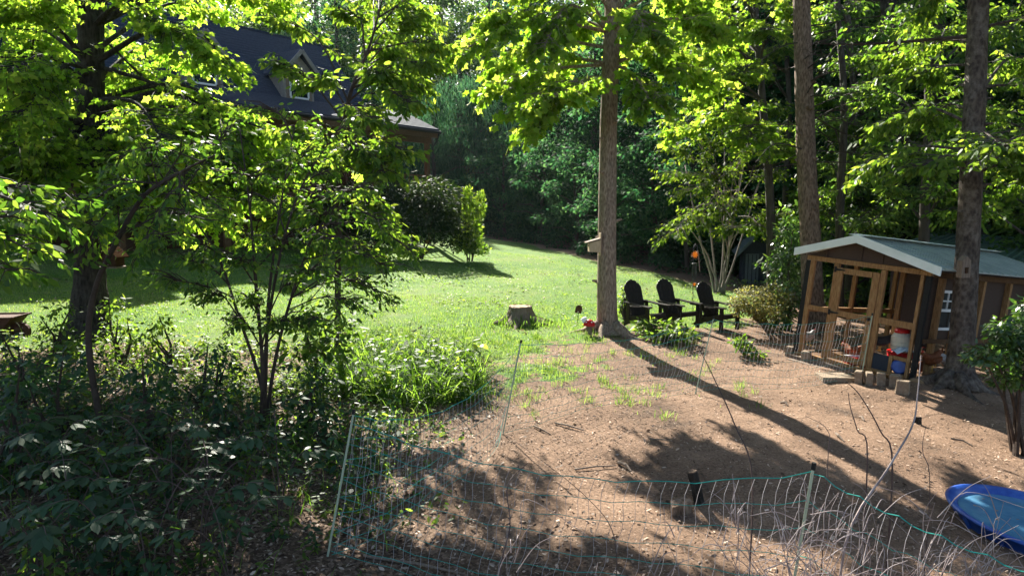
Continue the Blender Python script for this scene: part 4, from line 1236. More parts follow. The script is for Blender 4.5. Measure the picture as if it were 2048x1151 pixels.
def edge_maple():
    d = 15.0
    p = at(-260, 640, d); b = G(p.x, p.y, -.05)
    t = Tree('maple_tree', 'bright green maple whose boughs reach in from beyond the left edge', b, bark='bark_left', seed=22)
    t.trunk([b, b + Vector((.1, 0, 3)), b + Vector((0, .1, 7)), b + Vector((.1, 0, 11))], [.3, .2, .16, .08], 12)
    sp = [(v, e) for v, e in ((250, (120, 330, 11)), (200, (60, 240, 11.5)), (150, (180, 180, 14.5)), (100, (100, 90, 15)), (50, (260, 110, 15)), (300, (20, 400, 10.5)), (0, (160, 20, 15)), (220, (300, 300, 11.5)), (260, (260, 370, 11)),
                              (180, (420, 280, 11.5)), (280, (400, 390, 11)))]
    ends(t, d, sp, r0=.05, twigs=56, tl=(.6, 1.4), size=.125, lpt=15, begin=.25)
    t.done()


edge_maple()


def mid_tree():
    d = 14.1
    b = at(1216, 674, d); b.z = float(gz(b.x, b.y)) - .05
    t = Tree('poplar_tree', 'tall straight brown trunk in the middle of the yard under bright pointed leaves', b, bark='bark_mid', leaf='poplar', seed=31)
    px = [(1215, 652), (1214, 610), (1214, 500), (1217, 250), (1226, 0), (1232, -300), (1236, -800)]
    t.trunk([b] + trunk_pts(px, d), [.33, .235, .205, .19, .175, .165, .14, .08], 18, .035)
    t.roots(.5, .26).stubs(7, 1.2, 6)
    sp = [(80, (925, 100, 12.5)), (80, (985, 30, 13)), (130, (975, 180, 13.5)), (160, (1065, 250, 13)), (60, (1020, -50, 13)), (110, (1340, 130, 13.5)), (70, (1420, 60, 14)), (130, (1300, 200, 13)),
          (20, (1120, -40, 12.5)), (190, (1040, 215, 12.8)), (150, (1130, 190, 12.4)), (30, (1330, -40, 13.5)), (-50, (1000, -150, 14)), (-100, (1450, -100, 14)), (60, (1090, 90, 12.3)), (80, (1290, 60, 12.5)),
          (100, (1010, 130, 15)), (60, (1140, 60, 15.2)), (140, (1090, 160, 14.8)), (40, (1380, 20, 15)), (100, (1270, 100, 15.3)), (10, (1060, -20, 14.5)), (120, (1400, 150, 14.6))]
    ends(t, d, sp, r0=.04, twigs=46, tl=(.4, 1.05), size=.155, lpt=12, begin=.22)
    hi = [(-300, e) for e in ((1000, -400, 12), (1300, -350, 12), (1450, -420, 13), (1150, -500, 12.5), (1100, -300, 15), (1350, -300, 15.5))]
    ends(t, d, hi, r0=.05, twigs=26, tl=(.6, 1.2), size=.19, lpt=10, begin=.2)
    t.done()


mid_tree()


def pine_tree():
    d = 16.2
    b = at(1634, 700, d); b.z = float(gz(b.x, b.y)) - .05
    t = Tree('pine_tree', 'reddish brown pine trunk with bare dead twigs standing behind the coop door', b, bark='bark_red', leaf='conifer', tpl=T_NARROW, seed=41)
    px = [(1626, 600), (1621, 480), (1612, 300), (1606, 100), (1603, 0), (1598, -400), (1596, -900)]
    t.trunk([b] + trunk_pts(px, d), [.34, .25, .235, .22, .205, .20, .16, .08], 16, .05)
    t.stubs(10, 2.5, 7)
    rg = random.Random(5)
    for i in range(34):
        v0 = rg.uniform(-60, 330)
        a = rg.uniform(0, 2 * math.pi)
        zt = at(1024, v0, d).z
        k = int(np.argmin(np.abs(t.tr[:, 2] - zt)))
        L = rg.uniform(1.2, 3.2)
        e = Vector(t.tr[k]) + Vector((math.cos(a) * L, math.sin(a) * L * .7, rg.uniform(-.5, .5)))
        t.limb(t.tr[k], e, r0=.018, twigs=9, tl=(.3, .8), bare=True, mat='twig', begin=.3, rise=.05)
    for i in range(16):
        zt = at(1024, -150 - i * 40, d).z
        k = int(np.argmin(np.abs(t.tr[:, 2] - zt)))
        a = rg.uniform(0, 6.28); L = rg.uniform(1.5, 2.8)
        t.limb(t.tr[k], Vector(t.tr[k]) + Vector((math.cos(a) * L, math.sin(a) * L, .2)), r0=.03, twigs=18, tl=(.4, .9), size=.22, lpt=16, begin=.4)
    t.done()


pine_tree()


def back_pine():
    d = 21.0
    p = at(1805, 560, d); b = G(p.x, p.y, -.05)
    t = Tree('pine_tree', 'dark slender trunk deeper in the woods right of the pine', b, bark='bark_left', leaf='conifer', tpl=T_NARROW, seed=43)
    t.trunk([b] + trunk_pts([(1800, 350), (1790, 200), (1776, 0), (1765, -300), (1758, -800)], d), [.3, .27, .25, .23, .2, .1], 12, .05)
    rg = random.Random(6)
    for i in range(22):
        v0 = rg.uniform(-80, 330)
        zt = at(1024, v0, d).z
        k = int(np.argmin(np.abs(t.tr[:, 2] - zt)))
        a = rg.uniform(0, 6.28); L = rg.uniform(1.2, 3.4)
        t.limb(t.tr[k], Vector(t.tr[k]) + Vector((math.cos(a) * L, math.sin(a) * L * .7, rg.uniform(-.9, .2))), r0=.02, twigs=10, tl=(.4, 1.0), bare=True, mat='twig', begin=.3, rise=.03)
    t.done()


back_pine()


def right_tree():
    d = 11.0
    b = at(1914, 800, d); b.z = float(gz(b.x, b.y)) - .05
    t = Tree('maple_tree', 'grey blotchy trunk at the right in front of the coop side wall', b, bark='bark_grey', leaf='dogwood', tpl=T_OVATE, seed=51)
    px = [(1920, 730), (1929, 600), (1940, 400), (1949, 200), (1957, 0), (1964, -300), (1970, -800)]
    t.trunk([b] + trunk_pts(px, d), [.36, .20, .175, .165, .155, .15, .13, .08], 18, .05)
    t.roots(.5, .26).stubs(8, 1.2, 6)
    sp = [(250, (1770, 250, 11.5)), (180, (2100, 190, 10.5)), (330, (1850, 330, 10.8)), (300, (1740, 330, 11.5)), (350, (2070, 340, 10.3)), (130, (1850, 150, 12)), (60, (2090, 60, 10.5)), (90, (1800, 120, 12.5)),
          (230, (1850, 240, 12.5)), (280, (2000, 290, 9.8)), (-20, (1850, 20, 11.5)), (-60, (2050, -40, 10.5)), (-80, (1740, -60, 12)), (200, (2060, 130, 12)), (330, (2080, 270, 12)),
          (330, (2060, 380, 13))]
    ends(t, d, sp, r0=.03, twigs=36, tl=(.4, 1.0), size=.125, lpt=13, begin=.25)
    t.limb(at(1945, 72, d), at(1640, 88, 12.5), r0=.035, twigs=8, tl=(.3, .7), bare=True, mat='twig', begin=.3, rise=.01, name='dead_limb')
    hi = [(-250, e) for e in ((1800, -300, 10), (2100, -300, 9.5), (1700, -250, 12), (1950, -400, 9), (2150, -200, 11))]
    ends(t, d, hi, r0=.05, twigs=28, tl=(.6, 1.2), size=.15, lpt=12, begin=.2)
    t.done()


right_tree()


def multi_stem():
    d = 21.5
    p = at(1440, 580, d); b = G(p.x, p.y, -.03)
    t = Tree('dogwood_tree', 'many pale slender stems fanning up at the wood edge left of the playhouse', b, bark='twig_grey', leaf='dogwood', tpl=T_OVATE, seed=61)
    stems = [((1398, 470), (1370, 330)), ((1420, 450), (1400, 250)), ((1448, 440), (1450, 200)), ((1465, 460), (1500, 260)), ((1485, 470), (1530, 330)), ((1410, 500), (1360, 430)), ((1456, 500), (1475, 380))]
    for i, (m_, e) in enumerate(stems):
        pts = [b + Vector(((i - 3) * .05, 0, 0)), at((m_[0] + 1440) / 2, 540, d), at(*m_, d + t.rg.uniform(-.4, .4)), at(*e, d + t.rg.uniform(-1, 1))]
        t.trunk(pts, [.038, .032, .026, .012], 7, .05, 'stem', 5)
    tops = [(1345, 465, 19), (1400, 440, 19.5), (1450, 420, 20), (1500, 400, 20), (1380, 380, 19), (1440, 350, 19.5), (1360, 300, 20), (1420, 280, 20), (1490, 300, 20.5), (1540, 350, 20), (1550, 270, 20.5), (1470, 220, 21), (1400, 200, 21),
            (1560, 430, 19.5), (1520, 450, 20), (1470, 455, 19), (1350, 350, 19.5), (1350, 240, 20.5)]
    for e in tops:
        k = t.rg.integers(len(t.tr) // 2, len(t.tr))
        t.limb(t.tr[k], at(*e), r0=.018, twigs=30, tl=(.5, 1.1), size=.13, lpt=12, begin=.35)
        t.done()


multi_stem()


def maple_right():
    d = 18.5
    p = at(1500, 620, d); b = G(at(1545, 600, 19.0).x, at(1545, 600, 19.0).y, -.05)
    t = Tree('maple_tree', 'bright sunlit leafy tree between the middle trunk and the pine', b, bark='bark_far', leaf='poplar', tpl=T_MAPLE, seed=62)
    t.trunk([b, at(1540, 400, 19), at(1525, 200, 19), at(1510, 0, 19), at(1500, -300, 19)], [.14, .12, .1, .08, .04], 9)
    sp = [(200, (1380, 120, 17.5)), (150, (1420, 60, 17.5)), (100, (1360, 20, 18)), (250, (1360, 260, 17.5)), (60, (1480, -20, 17)), (180, (1480, 150, 17)), (120, (1540, 60, 17)), (250, (1450, 230, 17)), (30, (1400, -60, 18)), (280, (1500, 280, 17)), (0, (1330, -60, 18.5)),
          (200, (1400, 200, 20)), (130, (1340, 80, 20)), (100, (1450, 100, 20.5)), (290, (1560, 300, 18)), (50, (1580, 20, 18))]
    ends(t, 19.0, sp, r0=.04, twigs=48, tl=(.5, 1.2), size=.14, lpt=13, begin=.22)
    t.done()


maple_right()


def right_wood_trees():
    spec = (
        ('broad spray leafed tree right of the dark slender trunk', 1850, 15.5, [(1760, 200), (1820, 120), (1880, 60), (1900, 220), (1960, 160), (1840, 300), (1790, 380), (2000, 80), (2020, 240), (1900, 380), (1750, 60), (1980, 330), (1850, 20)], 'sapling', .13, 63),
        ('leafy tree with hanging sprays at the right edge behind the grey trunk', 2080, 14.5, [(2000, 150), (2040, 60), (1990, 280), (2060, 330), (2100, 200), (2020, 400), (1950, 230), (1940, 420), (2060, 440), (1970, 30)], 'dogwood', .13, 64),
        ('mid green tree filling the gap between pine and dark slender trunk', 1700, 20.0, [(1650, 200), (1700, 120), (1740, 260), (1680, 320), (1720, 400), (1660, 60), (1760, 160), (1640, 380), (1700, 440), (1750, 420), (1690, 20)], 'sapling', .15, 65),
        ('thin leafy tree with low boughs just above the metal shed roof', 1960, 19.0, [(1880, 420), (1940, 380), (2000, 430), (1900, 330), (2040, 400), (1830, 440), (1970, 300), (2030, 300), (1800, 430), (1860, 380)], 'forest2', .15, 66),
        ('leafy tree with pale green boughs just right of the pine trunk', 1680, 18.5, [(1650, 330), (1690, 260), (1720, 360), (1660, 420), (1740, 440), (1700, 180), (1760, 300), (1640, 240), (1780, 420)], 'forest2', .13, 68),
        ('tall leafy tree behind the grey right trunk with high boughs', 1990, 21.0, [(1930, 60), (1980, 120), (2040, 20), (1900, 140), (2030, 180), (1960, 220), (1880, 260), (2060, 100), (1920, 300), (2050, 280)], 'sapling', .16, 69),
        ('sunny tree filling in left of the pine trunk', 1570, 24.0, [(1500, 150), (1560, 100), (1480, 60), (1540, 220), (1580, 300), (1440, 130), (1560, 20), (1420, 30), (1390, 100), (1590, 400)], 'dogwood', .17, 67))
    for lab, u, d, e, leaf, size, seed in spec:
        p = at(u, 600, d); b = G(p.x, p.y, -.05)
        t = Tree('leafy_tree', lab, b, bark='bark_far', leaf=leaf, tpl=T_OVATE, seed=seed)
        t.trunk([b, at(u, 420, d), at(u + 8, 200, d), at(u - 5, 0, d), at(u, -250, d)], [.13, .11, .09, .07, .03], 9)
        for (eu, ev) in e:
            ends(t, d, [(ev + 60, (eu, ev, d + t.rg.uniform(-1.6, 1.6)))], r0=.03, twigs=38, tl=(.5, 1.15), size=size, lpt=12, begin=.2)
        t.done()


right_wood_trees()


def saplings():
    d = 10.5
    p = at(673, 720, d); b = G(p.x, p.y, -.03)
    t = Tree('dogwood_sapling', 'slender young dogwood with pale oval leaves in front of the house porch', b, bark='twig', leaf='dogwood', tpl=T_OVATE, seed=71)
    t.trunk([b] + trunk_pts([(676, 560), (678, 420), (682, 300), (700, 190), (740, 90), (770, -20)], d), [.05, .048, .045, .04, .03, .02, .01], 9)
    sp = [(200, (855, 125, 9.8)), (230, (820, 205, 9.8)), (280, (795, 300, 9.7)), (430, (815, 490, 10)), (250, (570, 130, 10.5)), (300, (590, 260, 10)), (200, (560, 40, 11)), (150, (810, 50, 10.5)), (330, (770, 345, 9.5)), (380, (740, 410, 9.8)), (220, (640, 160, 10)),
          (320, (550, 330, 9.8)), (120, (700, 30, 10.5)), (300, (700, 300, 9.3)), (400, (600, 420, 10)), (420, (560, 450, 10.6)), (440, (500, 470, 10.8)), (380, (520, 400, 11)), (400, (450, 430, 11)), (430, (640, 470, 10.3)), (180, (760, 150, 10)), (220, (720, 220, 11)), (300, (660, 290, 11.2)), (100, (870, 90, 10.8)), (40, (830, 20, 10.8)), (0, (770, -40, 11)), (0, (690, -60, 11)), (180, (830, 170, 11.4)), (120, (790, 110, 11.6)), (-20, (860, -60, 10.6)), (100, (850, 110, 13)), (160, (800, 190, 13)), (140, (845, 170, 14)), (60, (780, 60, 13.5)), (60, (865, 50, 12.8)), (120, (760, 130, 14.2)), (40, (815, 10, 14)), (260, (740, 240, 9.4)), (350, (640, 330, 9.4)), (450, (720, 500, 9.6))]
    ends(t, d, sp, r0=.016, twigs=30, tl=(.25, .65), size=.12, lpt=11, begin=.3)
    t.done()
    d = 7.7
    p = at(532, 872, d); b = G(p.x, p.y, -.03)
    t = Tree('understory_tree', 'dark multi stemmed sapling with small shaded leaves, left of the tall grass', b, bark='twig', leaf='sapling', tpl=T_OVATE, seed=72)
    stems = [[(525, 740), (515, 600), (500, 420), (480, 260)], [(532, 740), (537, 600), (560, 420), (590, 250)], [(545, 750), (575, 620), (630, 470), (720, 350)], [(520, 760), (480, 640), (430, 500), (340, 380)], [(528, 750), (550, 560), (600, 380), (690, 240)]]
    ends_ = [(400, 300, 7.5), (450, 430, 7.2), (380, 520, 7.4), (430, 590, 7.6), (640, 430, 7.4), (770, 530, 7.6), (690, 600, 7.5), (600, 310, 7.4), (540, 220, 7.8), (340, 430, 7.6), (660, 270, 7.8), (760, 440, 7.6), (500, 350, 7), (560, 480, 7),
             (480, 520, 7.0), (620, 540, 7.1), (540, 400, 8.3), (700, 380, 7.2), (450, 270, 8), (360, 350, 8), (580, 570, 8), (640, 350, 8.2), (300, 330, 7.4), (420, 400, 8.4), (720, 560, 8.0), (500, 600, 7.3), (300, 480, 7.3), (260, 430, 7.5), (350, 560, 7.2), (480, 640, 7.3), (620, 640, 7.3), (780, 590, 7.8), (560, 640, 7.1), (420, 500, 6.9), (820, 500, 7.8), (330, 300, 8.2), (660, 480, 7.0), (250, 360, 8)]
    trs = []
    for i, s in enumerate(stems):
        t.trunk([b + Vector(((i - 2) * .03, 0, 0))] + trunk_pts(s, d + (i - 2) * .12), [.026, .021, .017, .012, .006], 7, .05, 'stem', 6)
        trs.append(t.tr)
    allp = np.concatenate([q[8:] for q in trs])
    for e in ends_:
        e = np.array(at(*e)); k = int(np.argmin(np.linalg.norm(allp - (e - np.array([0, 0, .35])), axis=1)))
        t.limb(allp[k], e, r0=.010, twigs=18, tl=(.2, .6), size=.066, lpt=10, begin=.2)
    t.done()
    # leaning branchy sapling in front of the left trunk
    d = 6.8
    p = at(205, 800, d); b = G(p.x, p.y, -.03)
    t = Tree('understory_tree', 'thin leaning sapling crossing in front of the lichen trunk', b, bark='twig', leaf='sapling', tpl=T_OVATE, seed=73)
    t.trunk([b] + trunk_pts([(178, 700), (190, 580), (240, 470), (290, 390), (360, 345), (430, 310)], d), [.035, .03, .028, .024, .018, .01], 8)
    for e in ((150, 430, 6.4), (230, 400, 6.6), (300, 300, 6.6), (360, 390, 6.5), (420, 440, 6.6), (330, 470, 6.4), (270, 520, 6.6), (440, 290, 6.8), (240, 330, 7), (170, 490, 6.4)):
        k = t.rg.integers(len(t.tr) // 2, len(t.tr))
        t.limb(t.tr[k], at(*e), r0=.008, twigs=9, tl=(.2, .45), size=.085, lpt=8, begin=.3)
    t.done()
    # branch reaching in at the left edge
    d = 5.6
    p = at(-260, 800, d); b = G(p.x, p.y, -.03)
    t = Tree('understory_tree', 'dark leafy boughs hanging in from the left edge above the lawn', b, bark='twig', leaf='sapling', tpl=T_OVATE, seed=74)
    t.trunk([b] + trunk_pts([(-260, 600), (-240, 450), (-210, 300)], d), [.05, .045, .04, .02], 8)
    for v0, e in ((450, (80, 420, 5.4)), (430, (150, 400, 6)), (480, (60, 500, 5)), (400, (60, 380, 5.8)), (470, (190, 450, 6.2)), (520, (20, 540, 5.2)), (430, (0, 450, 5)), (410, (110, 440, 6.4)), (460, (40, 470, 6.4))):
        ends(t, d, [(v0, e)], r0=.012, twigs=12, tl=(.2, .45), size=.10, lpt=8, begin=.35)
    t.done()


saplings()


# ------------------------------------------------------------------ shrubs
def shrub(name, label, base, blobs, leaf, tpl, size, seed, cat='shrub', stems=7, group=None, stem_mat='twig', droop=.2):
    t = Tree(name, label, base, cat, group, leaf=leaf, tpl=tpl, seed=seed)
    mb = MB(); rg = random.Random(seed)
    for k in range(stems):
        c, r, n = blobs[k % len(blobs)]
        e = Vector(c) + Vector((rg.uniform(-.6, .6) * r[0], rg.uniform(-.6, .6) * r[1], rg.uniform(0, .7) * r[2]))
        b = Vector(base) + Vector((rg.uniform(-.12, .12), rg.uniform(-.1, .1), -.03))
        mb.tube([b, b.lerp(e, .5) + Vector((rg.uniform(-.1, .1), 0, .05)), e], [.025 + r[0] * .012, .018, .006], 5)
    mb.build('branches', M[stem_mat], t.root, t.o)
    for c, r, n in blobs: t.blob(c, r, n, size, droop)
    return t.done('foliage')


d = 27.0
c = at(840, 500, d); cb = G(c.x, c.y)
shrub('rhododendron', 'large rounded dark glossy rhododendron at the house corner below the porch', cb,
      [(at(800, 400, 27.5), (1.5, 1.1, .9), 2200), (at(870, 400, 27), (1.2, 1.0, 1.0), 2000), (at(760, 420, 27.5), (1.2, 1, 1), 1600), (at(840, 450, 26.6), (1.5, 1, .7), 1500), (at(910, 460, 27), (.7, .7, .9), 700)], 'rhodo', T_OVATE, .17, 81, stems=9)
c = at(700, 500, 26.5)
shrub('evergreen_bush', 'dark evergreen bush in deep shade left of the rhododendron', G(c.x, c.y), [(at(700, 420, 27.5), (1.4, 1, 1.3), 2200), (at(640, 440, 27), (1.2, 1, 1.0), 1600), (at(760, 470, 26), (.8, .6, .5), 700)], 'rhodo', T_SMALL, .15, 82, stems=6)
d = 27.2
c = at(940, 505, d)
shrub('cypress_shrub', 'upright bright yellow green shrub with pointed tips at end of the flowerbed', G(c.x, c.y),
      [(at(940, 480, d), (.55, .5, .6), 700), (at(945, 440, d), (.42, .4, .7), 700), (at(935, 400, d), (.22, .2, .6), 350), (at(960, 410, d), (.2, .2, .6), 300), (at(925, 490, d), (.6, .5, .35), 400), (at(955, 500, d), (.5, .5, .25), 300)], 'dogwood', T_SMALL, .15, 83, droop=-.8)
p, _ = on_ground(1520, 640)
d = 15.2
shrub('azalea_bush', 'fading azalea bush with yellowish tan leaves beside the chairs', p,
      [(at(1505, 600, d), (.5, .5, .35), 1500), (at(1545, 595, d + .5), (.45, .4, .4), 1300), (at(1480, 610, d), (.3, .35, .25), 700), (at(1530, 625, d - .2), (.4, .4, .2), 700)], 'azalea', T_SMALL, .06, 84, stems=16)
c = at(1575, 600, 16)
shrub('leafy_bush', 'green leafy bush between the azalea and the coop left post', G(c.x, c.y), [(at(1580, 600, 16.2), (.35, .4, .5), 700), (at(1570, 540, 17), (.5, .5, .6), 900), (at(1585, 480, 17.5), (.5, .4, .7), 900), (at(1560, 640, 15.6), (.3, .3, .2), 300)], 'glossy', T_OVATE, .11, 85)
d = 8.4
c = at(2040, 790, d)
shrub('glossy_shrub', 'glossy green shrub leaning in from the right edge before the coop', G(c.x, c.y),
      [(at(2030, 665, d), (.28, .4, .2), 520), (at(1985, 705, d - .1), (.32, .3, .10), 380), (at(2055, 710, d), (.38, .4, .3), 800), (at(2100, 650, d), (.45, .4, .4), 900), (at(2020, 755, d), (.26, .3, .12), 330), (at(2075, 615, d), (.22, .3, .16), 260), (at(1960, 720, d - .2), (.16, .2, .06), 90), (at(2000, 660, d - .1), (.16, .2, .08), 110)], 'glossy', T_OVATE, .085, 86)
p, _ = on_ground(1335, 690)
shrub('leafy_plant', 'low yellow green leafy plant growing in front of the chairs', p, [(at(1320, 670, 13.9), (.42, .35, .14), 260), (at(1360, 668, 13.7), (.35, .3, .16), 220), (at(1290, 650, 14.3), (.25, .25, .2), 120), (at(1345, 650, 14.2), (.3, .25, .12), 120)], 'cover', T_OVATE, .13, 87, cat='plant')
p, _ = on_ground(1255, 640)
shrub('leafy_plant', 'pale green leafy plant right beside the middle trunk and first chair', p, [(at(1248, 610, 16.2), (.16, .2, .35), 260), (at(1252, 585, 16.4), (.14, .2, .2), 100)], 'cover', T_OVATE, .10, 88, cat='plant')
p, _ = on_ground(640, 740)
shrub('leafy_plant', 'bright broad leaved plant standing left of the tall grass clump', p, [(at(620, 640, 8.7), (.3, .25, .2), 120), (at(660, 690, 8.5), (.3, .25, .2), 110), (at(600, 700, 8.6), (.25, .2, .15), 70), (at(690, 650, 8.9), (.22, .2, .15), 60)], 'cover', T_OVATE, .125, 90, cat='plant')
p, _ = on_ground(1492, 700)
shrub('leafy_plant', 'small weedy plant growing through the netting right of chairs', p, [(at(1490, 690, 13), (.2, .2, .12), 110), (at(1475, 680, 13), (.15, .15, .12), 70), (at(1515, 705, 12.8), (.15, .15, .1), 60)], 'cover', T_OVATE, .10, 89, cat='plant')


# taller leafy weeds and seedlings round the left trunk
for i, (u, v, d, hgt, lab) in enumerate((
        (110, 720, 10.2, .8, 'leafy seedling at the left foot of the lichen trunk'), (245, 720, 10.0, .9, 'leafy seedling at the right foot of the lichen trunk'),
        (40, 760, 8.2, .9, 'leafy seedling below the rusty wheelbarrow at left edge'), (330, 740, 9.4, .8, 'leafy seedling between the lichen trunk and the multi stemmed sapling'),
        (420, 780, 8.4, .7, 'low leafy seedling left of the multi stemmed sapling foot'), (130, 850, 7.0, 1.0, 'tall shaded seedling in the middle of the left undergrowth'),
        (300, 870, 6.8, .9, 'shaded seedling in front of the leaning thin sapling'), (600, 800, 7.8, .65, 'shaded seedling right of the multi stemmed sapling foot'),
        (15, 900, 6.2, 1.0, 'tall shaded seedling at the left edge above the brambles'), (440, 880, 6.6, .7, 'shaded seedling low at centre left beside the sapling foot'))):
    p = at(u, v, d); b = G(p.x, p.y)
    bl_ = [(b + Vector((random.uniform(-.2, .2), random.uniform(-.15, .15), hgt * q)), (.3 * (1.2 - .4 * q), .28, .16), 75) for q in (.35, .65, .95)]
    shrub('seedling', lab, b, bl_, 'cover' if d > 9 else 'bramble', T_OVATE, .085, 400 + i, cat='seedling', stems=5, droop=.35)


# ------------------------------------------------------------------ forest
def forest_tree(name, label, h, r, base_h, n, size, leaf, tpl, seed, bark='bark_far', weep=False, group='trees of the woods'):
    t = Tree(name, label, (0, 0, 0), 'tree', group, bark=bark, leaf=leaf, tpl=tpl, seed=seed)
    rg = t.rg
    t.trunk([(0, 0, -.3), (.1, 0, h * .3), (-.1, .1, h * .65), (0, 0, h * .95)], [.02 * h, .016 * h, .011 * h, .003 * h], 8)
    nl = 26
    per = n // (nl * 3)
    for k in range(nl):
        f = (k + rg.random()) / nl
        z = base_h + (h - base_h) * f
        a = k * 2.4 + rg.random()
        rr = r * (math.sin(math.pi * (.12 + .85 * f)) ** .7) * rg.uniform(.7, 1.15)
        e = np.array([math.cos(a) * rr, math.sin(a) * rr, z - .06 * h * (1 - f)])
        s = np.array([0, 0, max(base_h * .6, z - .12 * h)])
        MB().tube([s, (s + e) / 2 + np.array([0, 0, .3]), e], [.05, .035, .012], 5).build('limb', M[bark], t.root) if k % 2 == 0 else None
        for q, w in ((.45, .9), (.75, 1.0), (1.0, .8)):
            c = s * (1 - q) + e * q + rg.normal(0, .25, 3)
            rad = np.array([1.0, 1.0, .5]) * w * r * .34
            if weep: rad = np.array([.7, .7, 1.1]) * w * r * .34
            t.blob(c, rad, per, size, droop=1.6 if weep else .35, flat=.45)
    return t.done()


VAR = [
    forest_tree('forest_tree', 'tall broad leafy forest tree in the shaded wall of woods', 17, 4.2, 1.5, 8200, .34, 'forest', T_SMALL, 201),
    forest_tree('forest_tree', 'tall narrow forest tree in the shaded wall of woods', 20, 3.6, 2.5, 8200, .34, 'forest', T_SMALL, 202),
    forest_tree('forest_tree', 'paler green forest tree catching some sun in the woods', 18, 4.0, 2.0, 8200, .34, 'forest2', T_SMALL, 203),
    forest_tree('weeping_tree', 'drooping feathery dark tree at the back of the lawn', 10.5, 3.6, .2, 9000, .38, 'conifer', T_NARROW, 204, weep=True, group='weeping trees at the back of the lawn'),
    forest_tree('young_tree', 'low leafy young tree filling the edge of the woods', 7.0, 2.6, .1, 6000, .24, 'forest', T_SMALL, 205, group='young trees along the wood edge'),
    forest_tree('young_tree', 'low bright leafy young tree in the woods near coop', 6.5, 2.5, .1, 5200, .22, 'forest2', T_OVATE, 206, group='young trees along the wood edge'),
]
used = [False] * len(VAR)


def plant(k, x, y, sc=1.0, dz=-.1):
    p = (x, y, float(gz(x, y)) + dz)
    rz = random.uniform(0, 6.28)
    if not used[k]:
        used[k] = True
        VAR[k].location = p; VAR[k].rotation_euler = (0, 0, rz); VAR[k].scale = (sc,) * 3
        return VAR[k]
    return dup(VAR[k], p, rz, sc)


rg = random.Random(77)
# the wall of trees along the right side of the lawn and behind the coop
for y in (28, 30.5, 33, 37, 41, 46):
    x = edge_x(y)
    plant(4, x + 1.9 + rg.uniform(-.2, .4), y + rg.uniform(-.6, .6), rg.uniform(.75, 1.0))
    if y > 27: plant(rg.choice((0, 1)), x + 4.8 + rg.uniform(0, 1.2), y + rg.uniform(-1, 1), rg.uniform(.75, .95))
    plant(rg.choice((0, 1, 2)), x + 9 + rg.uniform(0, 2), y + rg.uniform(-1, 1), rg.uniform(.9, 1.1))
    plant(rg.choice((0, 1)), x + 14 + rg.uniform(0, 2), y + rg.uniform(-1, 1), rg.uniform(1, 1.2))
    if y > 25: plant(4, x + 5 + rg.uniform(-1, 1), y + 1, rg.uniform(.7, 1))
# right-hand woods
for (x, y, k, s) in ((10.5, 20.5, 5, .8), (12.5, 19, 5, .9), (15, 17.5, 5, .9), (17, 20, 0, .9), (13.5, 22.5, 2, .8), (11, 25, 4, 1.0), (15.5, 25, 2, .9), (20, 24, 1, 1), (19, 18, 2, .8), (22, 20, 0, 1), (24, 28, 0, 1.1), (18, 30, 1, 1),
                     (13, 29, 0, .9), (11.6, 22.2, 5, .7), (17.5, 14.5, 5, .9), (20, 15, 4, 1), (14.5, 14.5, 5, .55), (26, 22, 1, 1), (13.2, 16.6, 5, .6), (16, 22, 4, 1.1), (12, 27, 5, 1), (20.5, 27, 4, 1.2)):
    plant(k, x + rg.uniform(-.4, .4), y, s)
# back of the lawn: weeping trees and what rises behind them
for (x, y, s) in ((-5.6, 50, .95), (-2.6, 52, 1.05), (.6, 51, .95), (-8.8, 53, .9), (3.2, 49, .85), (-4.2, 55, 1.1), (2.0, 56, 1.15), (6, 51, 1.0), (-12, 56, 1.0)):
    plant(3, x, y, s)
for (x, y) in ((-3.5, 48.2), (-.8, 48.5), (1.8, 47.2), (4.4, 46), (-6.4, 48.8), (6.5, 44)):
    plant(4, x, y, rg.uniform(.5, .7))
for i in range(11):
    plant(rg.choice((0, 1, 2)), 2 + i * 3.2 + rg.uniform(-1, 1), 60 + rg.uniform(-3, 3), rg.uniform(.95, 1.2))
for i in range(14):
    plant(2, -46 + i * 3.4 + rg.uniform(-1, 1), 74 + rg.uniform(-3, 3), rg.uniform(.85, 1.0))
for i in range(18):
    plant(rg.choice((0, 2, 2)), -48 + i * 5.6 + rg.uniform(-1.5, 1.5), 88 + rg.uniform(-5, 5), rg.uniform(1.35, 1.65))
for i in range(16):
    plant(rg.choice((0, 2)), -60 + i * 8.2 + rg.uniform(-2, 2), 112 + rg.uniform(-5, 5), rg.uniform(1.6, 2.0))
for i in range(8):
    plant(rg.choice((0, 1, 2)), -52 + i * 5.2 + rg.uniform(-1, 1), 62 + rg.uniform(-4, 4), rg.uniform(.8, 1.0))
for (x, y, k, s) in ((-24, 40, 2, .7), (-30, 36, 2, .8), (-26, 47, 0, .9), (-20, 48, 2, .8)):
    plant(k, x, y, s)


# ------------------------------------------------------------------ grass, litter, ground plants
def scatter(n, xr, yr, fn):
    x = RNG.uniform(*xr, n); y = RNG.uniform(*yr, n)
    k = RNG.random(n) < fn(x, y)
    return x[k], y[k]


def in_view(x, y, m=1.06):
    d = np.maximum(y * cp, .1)
    return (np.abs(x) < d * .75 * m + .6) & (y > 3.4)


